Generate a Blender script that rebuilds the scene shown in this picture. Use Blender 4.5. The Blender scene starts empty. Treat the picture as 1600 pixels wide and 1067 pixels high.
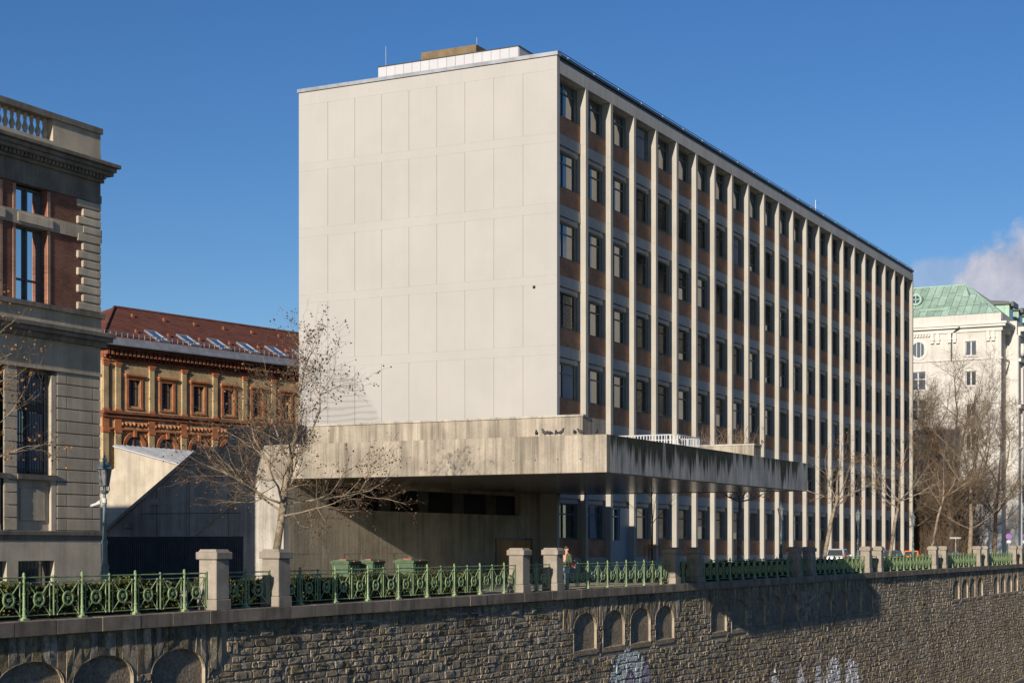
import bpy, bmesh, math, random
import numpy as np
from mathutils import Vector, Matrix
rad = math.radians
random.seed(7)
RNG = np.random.default_rng(11)
sc = bpy.context.scene
COL = sc.collection

# ------------------------------------------------------------------ camera
cd = bpy.data.cameras.new('camera')
cam = bpy.data.objects.new('camera', cd); COL.objects.link(cam)
cd.sensor_width = 36.0
cd.lens = 36.0 * 2600.0 / 1600.0
cd.shift_y = (850.0 - 533.5) / 1600.0
cd.clip_start = 0.5; cd.clip_end = 9000
cam.location = (0, 0, 1.9)
cam.rotation_euler = (rad(90), 0, rad(27 - 90))
sc.camera = cam

# ------------------------------------------------------------------ light
SUN = Vector((-1.0, -0.097, 0.315)).normalized()       # towards the sun
sl = bpy.data.lights.new('sun', 'SUN'); sl.energy = 5.0; sl.angle = rad(0.5); sl.color = (1.0, 0.90, 0.76)
so = bpy.data.objects.new('sun', sl); COL.objects.link(so)
so.rotation_euler = SUN.to_track_quat('Z', 'Y').to_euler()
so.location = (-60, -20, 80)
world = bpy.data.worlds.new('World'); sc.world = world; world.use_nodes = True
wn, wl = world.node_tree.nodes, world.node_tree.links
wn.clear()
w_out = wn.new('ShaderNodeOutputWorld'); w_bg = wn.new('ShaderNodeBackground')
sky = wn.new('ShaderNodeTexSky'); sky.sky_type = 'NISHITA'; sky.sun_disc = False
sky.sun_elevation = math.asin(SUN.z); sky.sun_rotation = math.atan2(SUN.x, SUN.y)
sky.altitude = 200; sky.air_density = 1.0; sky.dust_density = 0.1; sky.ozone_density = 4.0
w_bg.inputs['Strength'].default_value = 0.079


def wmath(op, a, b=None, c=None):
    n = wn.new('ShaderNodeMath'); n.operation = op
    for i, v in enumerate((a, b, c)):
        if v is None: continue
        if isinstance(v, (int, float)): n.inputs[i].default_value = v
        else: wl.new(v, n.inputs[i])
    return n.outputs[0]


w_tc = wn.new('ShaderNodeTexCoord')
w_no = wn.new('ShaderNodeTexNoise'); w_no.inputs['Scale'].default_value = 22; w_no.inputs['Detail'].default_value = 8; w_no.inputs['Roughness'].default_value = 0.62
wl.new(w_tc.outputs['Generated'], w_no.inputs['Vector'])
mask = None
# low cumulus banks standing round the horizon: azimuth (deg from X), elevation, half widths
for az, el, wa, we in ((9.0, 8.5, 3.4, 1.9), (12.4, 8.9, 1.5, .7), (-22, 7, 8, 3), (62, 5, 5, 2), (120, 8, 9, 3), (170, 6, 8, 2.5), (215, 9, 7, 3), (268, 7, 9, 3)):
    c = Vector((math.cos(rad(az)) * math.cos(rad(el)), math.sin(rad(az)) * math.cos(rad(el)), math.sin(rad(el))))
    s = Vector((-math.sin(rad(az)), math.cos(rad(az)), 0)); u = c.cross(s)
    def dot(vec, k):
        n = wn.new('ShaderNodeVectorMath'); n.operation = 'DOT_PRODUCT'
        wl.new(w_tc.outputs['Generated'], n.inputs[0]); n.inputs[1].default_value = vec
        return n.outputs['Value']
    a = wmath('DIVIDE', dot(s, 0), math.sin(rad(wa))); b = wmath('DIVIDE', dot(u, 0), math.sin(rad(we)))
    f = wmath('GREATER_THAN', dot(c, 0), 0.5)
    r2 = wmath('ADD', wmath('MULTIPLY', a, a), wmath('MULTIPLY', b, b))
    m = wmath('MULTIPLY', f, wmath('SUBTRACT', 1.0, wmath('SQRT', r2)))
    amp = 1.0 if wa > 3 else 0.4
    mm = wmath('MULTIPLY', wmath('GREATER_THAN', m, -0.6), wmath('ADD', wmath('ADD', m, 0.1), wmath('MULTIPLY', wmath('SUBTRACT', w_no.outputs['Fac'], 0.5), 2.0)))
    sm = wn.new('ShaderNodeMapRange'); sm.interpolation_type = 'SMOOTHSTEP'; sm.inputs['From Min'].default_value = 0.0; sm.inputs['From Max'].default_value = 0.42; sm.inputs['To Max'].default_value = 0.85 * amp
    wl.new(wmath('MULTIPLY', f, mm), sm.inputs['Value'])
    mask = sm.outputs[0] if mask is None else wmath('MAXIMUM', mask, sm.outputs[0])
w_cr = wn.new('ShaderNodeValToRGB')
w_cr.color_ramp.elements[0].color = (4.6, 4.6, 5.6, 1); w_cr.color_ramp.elements[1].color = (8.2, 7.7, 8.0, 1)
w_cr.color_ramp.elements[0].position = .38; w_cr.color_ramp.elements[1].position = .68
wl.new(w_no.outputs['Fac'], w_cr.inputs['Fac'])
w_mx = wn.new('ShaderNodeMixRGB'); wl.new(mask, w_mx.inputs['Fac'])
w_hs = wn.new('ShaderNodeHueSaturation'); w_hs.inputs['Hue'].default_value = 0.510; w_hs.inputs['Saturation'].default_value = 1.19; wl.new(sky.outputs['Color'], w_hs.inputs['Color'])
wl.new(w_hs.outputs['Color'], w_mx.inputs['Color1']); wl.new(w_cr.outputs['Color'], w_mx.inputs['Color2'])
wl.new(w_mx.outputs['Color'], w_bg.inputs['Color']); wl.new(w_bg.outputs[0], w_out.inputs['Surface'])

sc.view_settings.view_transform = 'Standard'; sc.view_settings.look = 'None'
sc.view_settings.exposure = 0.23; sc.view_settings.gamma = 1.0
sc.view_settings.use_curve_mapping = False
sc.cycles.max_bounces = 6; sc.cycles.diffuse_bounces = 3; sc.cycles.glossy_bounces = 3

# ------------------------------------------------------------------ materials
class NT:
    def __init__(self, name):
        self.m = bpy.data.materials.new(name); self.m.use_nodes = True
        self.n = self.m.node_tree.nodes; self.l = self.m.node_tree.links
        self.b = self.n['Principled BSDF']; self.out = self.n['Material Output']
        self.geo = None
    def node(self, t, **kw):
        n = self.n.new(t)
        for k, v in kw.items(): setattr(n, k, v)
        return n
    def put(self, sock, v):
        if isinstance(v, (int, float)): sock.default_value = v
        elif isinstance(v, (tuple, list)):
            sock.default_value = tuple(v) + ((1,) if len(v) == 3 and sock.type == 'RGBA' else ())
        else: self.l.new(v, sock)
    def math(self, op, a, b=None, clamp=False):
        n = self.node('ShaderNodeMath', operation=op, use_clamp=clamp); self.put(n.inputs[0], a)
        if b is not None: self.put(n.inputs[1], b)
        return n.outputs[0]
    def mix(self, f, a, b, mode='MIX'):
        n = self.node('ShaderNodeMixRGB', blend_type=mode)
        self.put(n.inputs['Fac'], f); self.put(n.inputs['Color1'], a); self.put(n.inputs['Color2'], b)
        return n.outputs['Color']
    def pos(self):
        if not self.geo: self.geo = self.node('ShaderNodeNewGeometry')
        return self.geo.outputs['Position']
    def coord(self, kind='world', scale=(1, 1, 1), loc=(0, 0, 0)):
        v = self.pos() if kind == 'world' else self.node('ShaderNodeTexCoord').outputs['Object']
        mp = self.node('ShaderNodeMapping'); self.l.new(v, mp.inputs['Vector'])
        mp.inputs['Scale'].default_value = scale; mp.inputs['Location'].default_value = loc
        return mp.outputs['Vector']
    def noise(self, vec, scale=1.0, detail=4, rough=.55, dist=0.0):
        n = self.node('ShaderNodeTexNoise'); self.l.new(vec, n.inputs['Vector'])
        n.inputs['Scale'].default_value = scale; n.inputs['Detail'].default_value = detail; n.inputs['Roughness'].default_value = rough; n.inputs['Distortion'].default_value = dist
        return n.outputs['Fac']
    def ramp(self, f, a, b, lo=0.0, hi=1.0, smooth=True):
        n = self.node('ShaderNodeMapRange'); n.clamp = True
        if smooth: n.interpolation_type = 'SMOOTHSTEP'
        self.put(n.inputs['Value'], f); n.inputs['From Min'].default_value = a; n.inputs['From Max'].default_value = b
        n.inputs['To Min'].default_value = lo; n.inputs['To Max'].default_value = hi
        return n.outputs[0]
    def gain(self, col, fac):
        """col times a scalar"""
        n = self.node('ShaderNodeVectorMath', operation='SCALE'); self.put(n.inputs[0], col); self.put(n.inputs['Scale'], fac)
        return n.outputs[0]
    def bump(self, h, strength=.5, dist=.02):
        n = self.node('ShaderNodeBump'); n.inputs['Strength'].default_value = strength; n.inputs['Distance'].default_value = dist
        self.l.new(h, n.inputs['Height']); self.l.new(n.outputs['Normal'], self.b.inputs['Normal'])
    def sep(self, vec):
        n = self.node('ShaderNodeSeparateXYZ'); self.l.new(vec, n.inputs[0]); return n.outputs
    def comb(self, x, y, z=0.0):
        n = self.node('ShaderNodeCombineXYZ')
        for i, v in enumerate((x, y, z)): self.put(n.inputs[i], v)
        return n.outputs[0]
    def fin(self, col, rough=.85, spec=.3, metal=0.0):
        self.put(self.b.inputs['Base Color'], col); self.put(self.b.inputs['Roughness'], rough)
        self.b.inputs['Specular IOR Level'].default_value = spec; self.b.inputs['Metallic'].default_value = metal
        return self.m


def mk(name, col, rough=.85, var=.18, vs=1.5, fine=.12, fs=25, bump=.0, bs=40, spec=.3, metal=0.0, rnd=0.0, streak=0.0, isl=0.0, kind='world', stretch=(1, 1, 1), bdist=.01):
    t = NT(name)
    v = t.coord(kind, stretch)
    f = t.ramp(t.noise(v, vs, 5), .3, .7, 1 - var, 1 + var)
    f = t.math('MULTIPLY', f, t.ramp(t.noise(v, fs, 3), .3, .7, 1 - fine, 1 + fine))
    if streak:
        f = t.math('MULTIPLY', f, t.ramp(t.noise(t.coord('world', (3.2, 3.2, .16)), 1.0, 4, .6), .4, .72, 1.0, 1 - streak))
    if rnd:
        f = t.math('MULTIPLY', f, t.ramp(t.node('ShaderNodeObjectInfo').outputs['Random'], 0, 1, 1 - rnd, 1 + rnd, False))
    if isl:
        t.pos(); f = t.math('MULTIPLY', f, t.ramp(t.geo.outputs['Random Per Island'], 0, 1, 1 - isl, 1 + isl, False))
    if bump: t.bump(t.noise(v, bs, 5, .65), bump, bdist)
    return t.fin(t.gain(col, f), rough, spec, metal)


M = {}
t_ = NT('render_white')
_s = t_.sep(t_.pos())
_f = t_.ramp(t_.noise(t_.coord('world'), .35, 5), .3, .7, .965, 1.03)
_f = t_.math('MULTIPLY', _f, t_.ramp(t_.node('ShaderNodeObjectInfo').outputs['Random'], 0, 1, .994, 1.006, False))
_f = t_.math('MULTIPLY', _f, t_.ramp(t_.noise(t_.coord('world', (2.2, 2.2, .07)), 1, 4, .6), .5, .78, 1.0, .978))
_top = t_.math('MULTIPLY', t_.ramp(_s[2], 27.5, 30.3), t_.ramp(t_.noise(t_.coord('world', (5, 5, .05), (3, 3, 0)), 1, 3, .6), .5, .75, 0, .05))
_f = t_.math('MULTIPLY', _f, t_.math('SUBTRACT', 1.0, _top))
# grey wavy marks inside an uneven arc at the lower corner
_dx = t_.math('DIVIDE', t_.math('SUBTRACT', _s[1], 59.4), 6.6); _dz = t_.math('DIVIDE', t_.math('SUBTRACT', _s[2], 6.4), 7.4)
_d = t_.math('ADD', t_.math('SQRT', t_.math('ADD', t_.math('MULTIPLY', _dx, _dx), t_.math('MULTIPLY', _dz, _dz))), t_.math('MULTIPLY', t_.math('SUBTRACT', t_.noise(t_.coord('world'), .7, 4), .5), .22))
_w = t_.node('ShaderNodeTexWave', wave_type='BANDS', bands_direction='Z'); t_.l.new(t_.coord('world', (.2, .35, 1)), _w.inputs['Vector']); _w.inputs['Scale'].default_value = .9; _w.inputs['Distortion'].default_value = 5; _w.inputs['Detail'].default_value = 3
_m = t_.math('MULTIPLY', t_.ramp(_d, 1.0, .93), t_.math('ADD', .085, t_.math('MULTIPLY', t_.ramp(_w.outputs['Fac'], .5, .95), .16)))
_f = t_.math('MULTIPLY', _f, t_.math('SUBTRACT', 1.0, _m))
M['render_white'] = t_.fin(t_.gain((.402, .387, .365), _f), .9, .25)
M['pier'] = mk('pier_concrete', (.40, .375, .33), .85, .06, .6, .05, 30, streak=.10)
M['band'] = mk('band_concrete', (.42, .40, .37), .85, .10, .8, .05, 25, streak=.12)
M['fascia'] = mk('fascia_concrete', (.52, .49, .45), .85, .08, .4, .05, 25, streak=.15)
M['dark_metal'] = mk('dark_metal', (.035, .04, .045), .45, .1, 3, .05, 20, spec=.5)
M['window_frame'] = mk('window_frame_paint', (.085, .105, .105), .5, .15, 3, .05, 30)
M['alu'] = mk('aluminium', (.42, .42, .42), .5, .1, 2, .05, 20, spec=.5, metal=.3)
M['panel_white'] = mk('white_panel', (.46, .46, .485), .6, .03, 1, .02, 10, rnd=.03)
M['brown_metal'] = mk('brown_coping', (.17, .12, .065), .7, .2, 2, .1, 20)
M['stucco'] = mk('grey_stucco', (.50, .43, .33), .9, .14, .9, .10, 30, .9, 38, streak=.22, bdist=.05)
M['stucco_pale'] = mk('pale_stucco', (.54, .47, .365), .9, .14, .9, .08, 30, .9, 38, streak=.2, bdist=.05)
M['cornice'] = mk('dark_cornice_stone', (.21, .185, .15), .9, .2, 1.2, .1, 30, .2, 50, streak=.3)
M['terracotta'] = mk('terracotta', (.40, .15, .065), .85, .22, 1.5, .2, 18, .3, 30)
M['terra_dark'] = mk('dark_terracotta', (.22, .085, .045), .85, .25, 1.5, .2, 18, .3, 30)
M['zinc'] = mk('zinc_sheet', (.30, .31, .33), .45, .2, 1.2, .1, 20, spec=.5, metal=.4)
M['copper'] = mk('copper_patina', (.31, .44, .36), .75, .12, .5, .08, 6, streak=.2, rnd=.14)
M['cream'] = mk('cream_render', (.54, .515, .47), .9, .07, .3, .05, 8, .15, 12, streak=.12)
M['cream_trim'] = mk('cream_trim', (.58, .56, .52), .9, .06, .3, .04, 8, .1, 12)
M['granite'] = mk('granite', (.29, .25, .205), .85, .14, 2.2, .22, 60, .35, 90, streak=.18, rnd=.06)
M['rail_green'] = mk('green_iron_paint', (.225, .31, .145), .45, .2, 3, .1, 40, spec=.5)
M['lamp_iron'] = mk('lamp_iron_paint', (.10, .14, .14), .5, .25, 3, .15, 40, spec=.5)
M['lamp_glass'] = mk('frosted_lamp_glass', (.20, .19, .20), .15, .1, 3, .05, 20, spec=.6)
M['bulb'] = mk('white_bulb', (.85, .85, .85), .4, .02, 3, .02, 20)
M['white_metal'] = mk('white_rail_paint', (.52, .52, .52), .5, .03, 3, .02, 20)
M['black'] = mk('dark_interior', (.012, .013, .015), .8, .1, 2, .05, 10)
M['door_brown'] = mk('brown_door', (.42, .20, .055), .6, .2, 1.5, .1, 20, stretch=(1, 1, .2))
M['door_grey'] = mk('grey_door', (.22, .27, .32), .5, .06, 1.5, .05, 20)
M['gate'] = mk('dark_gate_steel', (.085, .095, .105), .55, .15, 2, .08, 25, streak=.2)
M['bark'] = mk('plane_bark', (.24, .19, .135), .9, .35, 3.5, .2, 25, .5, 30, kind='world')
M['bark_dark'] = mk('dark_bark', (.115, .09, .065), .9, .35, 3.5, .2, 25, .5, 30)
M['twig'] = mk('pale_twig', (.19, .14, .095), .9, .2, 2, .1, 20)
M['twig_dark'] = mk('dark_twig', (.155, .112, .075), .9, .25, .5, .1, 10)
M['dry_leaf'] = mk('dry_leaf', (.24, .115, .04), .9, .2, 2, .1, 20, isl=.5)
M['seed'] = mk('seed_ball', (.085, .055, .035), .9, .2, 2, .1, 20, isl=.4)
M['asphalt'] = mk('asphalt', (.055, .055, .055), .9, .2, .4, .2, 30, .3, 80)
M['paving'] = mk('pale_paving', (.36, .325, .27), .9, .15, .5, .1, 20, .2, 40)
M['kerb'] = mk('kerb_granite', (.36, .34, .31), .85, .15, 1, .15, 40)
M['bank'] = mk('bank_stone', (.08, .075, .065), .9, .2, .6, .15, 20)
M['bin_green'] = mk('bin_green', (.095, .14, .085), .55, .15, 2.5, .08, 20, streak=.2)
M['bin_red'] = mk('bin_red_edge', (.36, .13, .09), .6, .35, 6, .1, 20)
M['rubber'] = mk('rubber', (.02, .02, .02), .8, .1, 3, .05, 20)
M['coat'] = mk('green_coat', (.065, .085, .05), .9, .15, 6, .1, 40, .3, 60, kind='object')
M['jeans'] = mk('blue_jeans', (.10, .15, .22), .9, .2, 6, .1, 40, .2, 60, kind='object')
M['skin'] = mk('skin', (.50, .29, .20), .6, .05, 6, .03, 40, kind='object')
M['hair'] = mk('short_hair', (.07, .05, .04), .8, .2, 20, .2, 60, kind='object')
M['bag_red'] = mk('red_bag', (.75, .06, .025), .5, .1, 4, .05, 20, kind='object')
M['bag_white'] = mk('white_print', (.8, .78, .75), .5, .05, 4, .05, 20, kind='object')
M['shoe'] = mk('dark_shoe', (.03, .028, .025), .7, .1, 4, .05, 20)
M['car_silver'] = mk('silver_car_paint', (.50, .52, .55), .3, .03, 2, .02, 20, spec=.6, metal=.3)
M['car_orange'] = mk('orange_car_paint', (.85, .19, .02), .3, .03, 2, .02, 20, spec=.6)
M['car_dark'] = mk('dark_blue_car_paint', (.05, .075, .12), .3, .03, 2, .02, 20, spec=.6)
M['car_grey'] = mk('grey_car_paint', (.2, .21, .22), .3, .03, 2, .02, 20, spec=.6)
M['tail_red'] = mk('tail_light', (.55, .015, .02), .25, .02, 2, .02, 20, spec=.6)
M['sign_blue'] = mk('sign_blue', (.03, .12, .55), .4, .02, 2, .02, 20, spec=.5)
M['sign_red'] = mk('sign_red', (.70, .03, .03), .4, .02, 2, .02, 20, spec=.5)
M['steel_grey'] = mk('galvanised_steel', (.36, .37, .38), .5, .1, 3, .05, 20, spec=.5, metal=.3)
M['pigeon'] = mk('pigeon_grey', (.065, .06, .065), .8, .4, 14, .2, 60, kind='object')
M['timber'] = mk('stake_timber', (.33, .20, .11), .9, .2, 2, .1, 20, stretch=(1, 1, .2))
M['yellow_paint'] = mk('yellow_paint', (.62, .50, .16), .8, .1, 6, .05, 20)
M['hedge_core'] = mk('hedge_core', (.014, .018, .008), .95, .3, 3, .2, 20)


def glass(name, col, rough=.03, spec=.9, wob=.05, ior=1.9):
    t = NT(name)
    v = t.coord('world')
    t.bump(t.noise(v, .9, 2), wob, .05)
    f = t.ramp(t.node('ShaderNodeObjectInfo').outputs['Random'], 0, 1, .5, 1.6, False)
    t.b.inputs['IOR'].default_value = ior
    return t.fin(t.gain(col, f), rough, spec)


M['glass'] = glass('window_glass', (.034, .048, .055), .03, 1.0, .03)
M['glass_sky'] = glass('skyward_glass', (.05, .08, .12), .03, 1.0, .02, 4.5)
M['glass_car'] = glass('car_glass', (.03, .035, .04), .05, .8, 0.0)
M['curtain'] = mk('white_curtain', (.22, .25, .30), .9, .2, 8, .1, 30, stretch=(6, 6, .2))


def leafmat(name, a, b):
    t = NT(name); t.pos()
    r = t.geo.outputs['Random Per Island']
    n = t.noise(t.coord('world'), 1.1, 4)
    c = t.mix(t.ramp(n, .38, .66), a, b)
    return t.fin(t.gain(c, t.ramp(r, 0, 1, .55, 1.5, False)), .65, .3)


M['hedge_dull'] = leafmat('dull_hedge_leaf', (.045, .055, .016), (.10, .105, .025))
M['hedge_green'] = leafmat('evergreen_leaf', (.03, .062, .018), (.065, .125, .04))


def brickmat(name, c1, c2, mortar, bw, bh, ms=.012, bump=.3, kind='world', streak=0.0):
    t = NT(name)
    s = t.sep(t.coord(kind))
    uv = t.comb(t.math('ADD', s[0], s[1]), s[2])
    b = t.node('ShaderNodeTexBrick'); t.l.new(uv, b.inputs['Vector'])
    b.inputs['Scale'].default_value = 1.0; b.inputs['Brick Width'].default_value = bw; b.inputs['Row Height'].default_value = bh
    b.inputs['Mortar Size'].default_value = ms; b.inputs['Mortar Smooth'].default_value = .3; b.inputs['Bias'].default_value = 0
    t.put(b.inputs['Color1'], c1); t.put(b.inputs['Color2'], c2); t.put(b.inputs['Mortar'], mortar)
    f = t.ramp(t.noise(t.coord(kind), .9, 5), .3, .7, .8, 1.2)
    if streak: f = t.math('MULTIPLY', f, t.ramp(t.noise(t.coord('world', (3, 3, .2)), 1, 4), .42, .7, 1, 1 - streak))
    t.bump(t.math('ADD', t.math('MULTIPLY', b.outputs['Fac'], -1.0), t.math('MULTIPLY', t.noise(t.coord(kind), 40, 4), .7)), bump, .012)
    return t.fin(t.gain(b.outputs['Color'], f), .88, .25)


M['brick_panel'] = brickmat('brown_brick_panel', (.34, .15, .075), (.44, .21, .112), (.29, .21, .16), .25, .077)
M['brick_red'] = brickmat('red_brick', (.19, .060, .035), (.27, .095, .055), (.20, .15, .12), .27, .08)
M['brick_reveal'] = brickmat('pale_red_brick', (.42, .20, .12), (.50, .26, .16), (.38, .32, .26), .27, .08)
M['brick_yellow'] = brickmat('yellow_brick', (.52, .375, .19), (.42, .29, .145), (.44, .35, .23), .28, .085, kind='object', streak=.2)
M['roof_tile'] = brickmat('clay_roof_tile', (.17, .058, .036), (.215, .08, .05), (.07, .025, .018), .22, .17, .03, .4, kind='object')


def concrete(name, base, board=.26, stain=.5, moss=0.0, bstr=.25, bd=.008):
    """board-marked concrete: upright boards of slightly different tone, drip stains, tie-hole dust and optional moss under the top edge"""
    t = NT(name)
    p = t.coord('world'); s = t.sep(p)
    h = t.math('ADD', s[0], s[1])
    cell = t.math('FLOOR', t.math('DIVIDE', h, .27))
    wn_ = t.node('ShaderNodeTexWhiteNoise', noise_dimensions='1D'); t.l.new(cell, wn_.inputs['W'])
    f = t.ramp(wn_.outputs['Value'], 0, 1, 1 - board * .5, 1 + board * .5, False)
    f = t.math('MULTIPLY', f, t.ramp(t.noise(t.coord('world', (2.2, 2.2, .1)), 1.3, 6, .65), .42, .74, 1.05, 1 - stain))
    f = t.math('MULTIPLY', f, t.ramp(t.noise(t.coord('world', (9, 9, .35)), 1.3, 4, .6), .35, .7, 1.06, .88))
    f = t.math('MULTIPLY', f, t.ramp(t.noise(p, .55, 6, .6), .3, .72, 1.15, .72))
    f = t.math('MULTIPLY', f, t.ramp(t.noise(p, 14, 3), .3, .7, .93, 1.07))
    col = t.gain(base, f)
    if moss:
        n = t.noise(t.coord('world', (1.6, 1.6, .06)), 1.4, 5, .6)
        reach = t.math('ADD', t.math('MULTIPLY', t.math('SUBTRACT', n, .5), 5.2), t.math('SUBTRACT', s[2], 5.62))
        patch = t.ramp(t.noise(t.coord('world', (.12, .12, .0), (3.1, 0, 0)), 1.0, 2), .34, .58, -.45, .5)
        mfac = t.ramp(t.math('ADD', reach, patch), -.05, .6, 0, moss)
        col = t.mix(mfac, col, t.gain((.034, .037, .018), t.ramp(t.noise(p, 5, 4), .3, .7, .6, 1.5)))
    edge = t.math('PINGPONG', t.math('DIVIDE', h, .27), .5)
    t.bump(t.math('ADD', t.math('MULTIPLY', t.ramp(edge, 0, .05), .5), t.noise(p, 20, 5)), bstr, bd)
    return t.fin(col, .88, .25)


M['conc'] = concrete('board_marked_concrete', (.35, .305, .245), .20, .5)
M['conc_moss'] = concrete('mossy_board_marked_concrete', (.43, .41, .375), .22, .5, .95)
M['conc_wall'] = concrete('grey_cast_concrete', (.46, .39, .295), .04, .30, 0, .9, .07)
M['slot_shade_concrete'] = mk('slot_shade_concrete', (.10, .09, .07), .9, .2, 2, .1, 20)  # concrete with shade put into its colour, for the recessed mullion blocks
M['conc_dark'] = concrete('weathered_cast_concrete', (.42, .39, .34), .08, .4)
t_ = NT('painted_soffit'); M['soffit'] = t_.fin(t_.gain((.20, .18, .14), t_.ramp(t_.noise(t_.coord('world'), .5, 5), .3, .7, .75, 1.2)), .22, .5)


def wallstone(name, mult=1.0, rough_noise=1.0, tint=0.0):
    """wall stone: a tone per stone, lichen and soot, plus two patches of spray paint that lie on the wall"""
    t = NT(name); p = t.pos(); s = t.sep(p)
    r = t.math('FRACT', t.math('ADD', t.geo.outputs['Random Per Island'], t.math('MULTIPLY', t.node('ShaderNodeObjectInfo').outputs['Random'], 7.31)))
    cr = t.node('ShaderNodeValToRGB'); t.l.new(r, cr.inputs['Fac'])
    cols = [(0, (.15, .12, .085)), (.18, (.30, .245, .17)), (.36, (.215, .19, .155)), (.52, (.38, .305, .205)), (.68, (.26, .20, .115)), (.84, (.34, .29, .225)), (1, (.20, .17, .135))]
    el = cr.color_ramp.elements
    while len(el) < len(cols): el.new(.5)
    for e, (a, c) in zip(el, cols): e.position = a; e.color = (*[x * mult for x in c], 1)
    f = t.ramp(t.noise(t.coord('world'), 6, 5, .65), .28, .72, .82, 1.85)
    f = t.math('MULTIPLY', f, t.ramp(t.noise(t.coord('world'), .35, 4), .3, .7, .78, 1.2))
    col = t.gain(cr.outputs['Color'], f)
    # soot and lime runs below the coping
    run = t.noise(t.coord('world', (3.3, 3.3, .25)), 1.2, 4, .6)
    top = t.ramp(s[2], -1.5, -.5)
    col = t.gain(col, t.math('SUBTRACT', 1.0, t.math('MULTIPLY', top, t.ramp(run, .40, .62, 0.0, .45))))
    col = t.mix(t.math('MULTIPLY', t.ramp(t.noise(t.coord('world', (4.5, 4.5, .2), (9, 2, 0)), 1.0, 3), .63, .72), t.math('MULTIPLY', top, .6)), col, (.48, .44, .38))
    moss = t.ramp(t.noise(t.coord('world', loc=(4, 1, 7)), .9, 5), .56, .72, 0, .5)
    col = t.mix(moss, col, t.gain((.16, .15, .055), mult))
    wob = t.math('MULTIPLY', t.math('SUBTRACT', t.noise(t.coord('world'), 3.2, 3), .5), .5)
    def blob(cx, cz, a, b, k=1.0, cut=None):
        dx = t.math('DIVIDE', t.math('SUBTRACT', s[0], cx), a); dz = t.math('DIVIDE', t.math('SUBTRACT', s[2], cz), b)
        d = t.math('SQRT', t.math('ADD', t.math('MULTIPLY', dx, dx), t.math('MULTIPLY', dz, dz)))
        return t.ramp(t.math('ADD', d, t.math('MULTIPLY', wob, k * .5)), 1.03, .97, 0, 1)
    blue = blob(69.4, -5.3, 2.55, 2.55)
    line = t.ramp(t.noise(t.coord('world', (1.2, 1, .7)), 2.3, 3), .40, .58)
    col = t.mix(t.math('MULTIPLY', blob(69.4, -5.3, 2.72, 2.72), .7), col, (.03, .03, .032))
    bl = t.mix(line, (.58, .68, .68), (.80, .86, .85))
    col = t.mix(t.math('MULTIPLY', blue, .88), col, bl)
    for cx, cz in ((69.5, -4.45), (71.4, -4.2)):
        col = t.mix(t.math('MULTIPLY', blob(cx, cz, .58, .70, .4), .9), col, (.13, .11, .15))
        col = t.mix(t.math('MULTIPLY', blob(cx, cz - .05, .47, .58, .4), .9), col, (.50, .43, .52))
    white = None
    for cx, cz, a, b in ((90.3, -7.0, .62, 1.9), (90.9, -7.2, .8, 1.4), (95.2, -7.2, .75, 1.95), (95.8, -7.4, .7, 1.4), (98.9, -7.3, .75, 2.0), (102.2, -6.5, 1.55, 1.35), (101.2, -7.4, 1.3, 1.5), (106.1, -6.7, 1.25, 1.25), (107.0, -7.6, 1.35, 1.7)):
        m = blob(cx, cz, a, b, 1.0); white = m if white is None else t.math('MAXIMUM', white, m)
    col = t.mix(t.math('MULTIPLY', white, .92), col, t.mix(line, (.72, .70, .69), (.90, .88, .87)))
    t.bump(t.math('ADD', t.noise(t.coord('world'), 9, 5, .7), t.math('MULTIPLY', t.noise(t.coord('world'), 34, 3, .7), .4)), 1.0 * rough_noise, .13)
    return t.fin(col, .92, .2)


M['stone'] = wallstone('rubble_stone')
M['mortar'] = mk('lime_mortar', (.30, .25, .18), .95, .2, 2, .15, 30, .3, 60)
M['niche'] = mk('niche_conglomerate', (.32, .255, .18), .95, .2, 1.6, .3, 14, 1.0, 10, bdist=.14)
M['dressed'] = mk('dressed_stone', (.33, .28, .21), .9, .2, 1.5, .15, 25, .35, 40, rnd=.15, isl=.12, streak=.35)
M['coping'] = mk('coping_granite', (.25, .20, .15), .85, .22, 1.2, .22, 50, .3, 80, rnd=.16, streak=.35)
M['plinth'] = mk('wall_foot_concrete', (.29, .26, .215), .9, .15, .5, .15, 12, .35, 25)
t_ = NT('river_water'); t_.bump(t_.noise(t_.coord('world'), 1.5, 4), .25, .08); M['water'] = t_.fin((.02, .025, .02), .08, .5)

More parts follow.
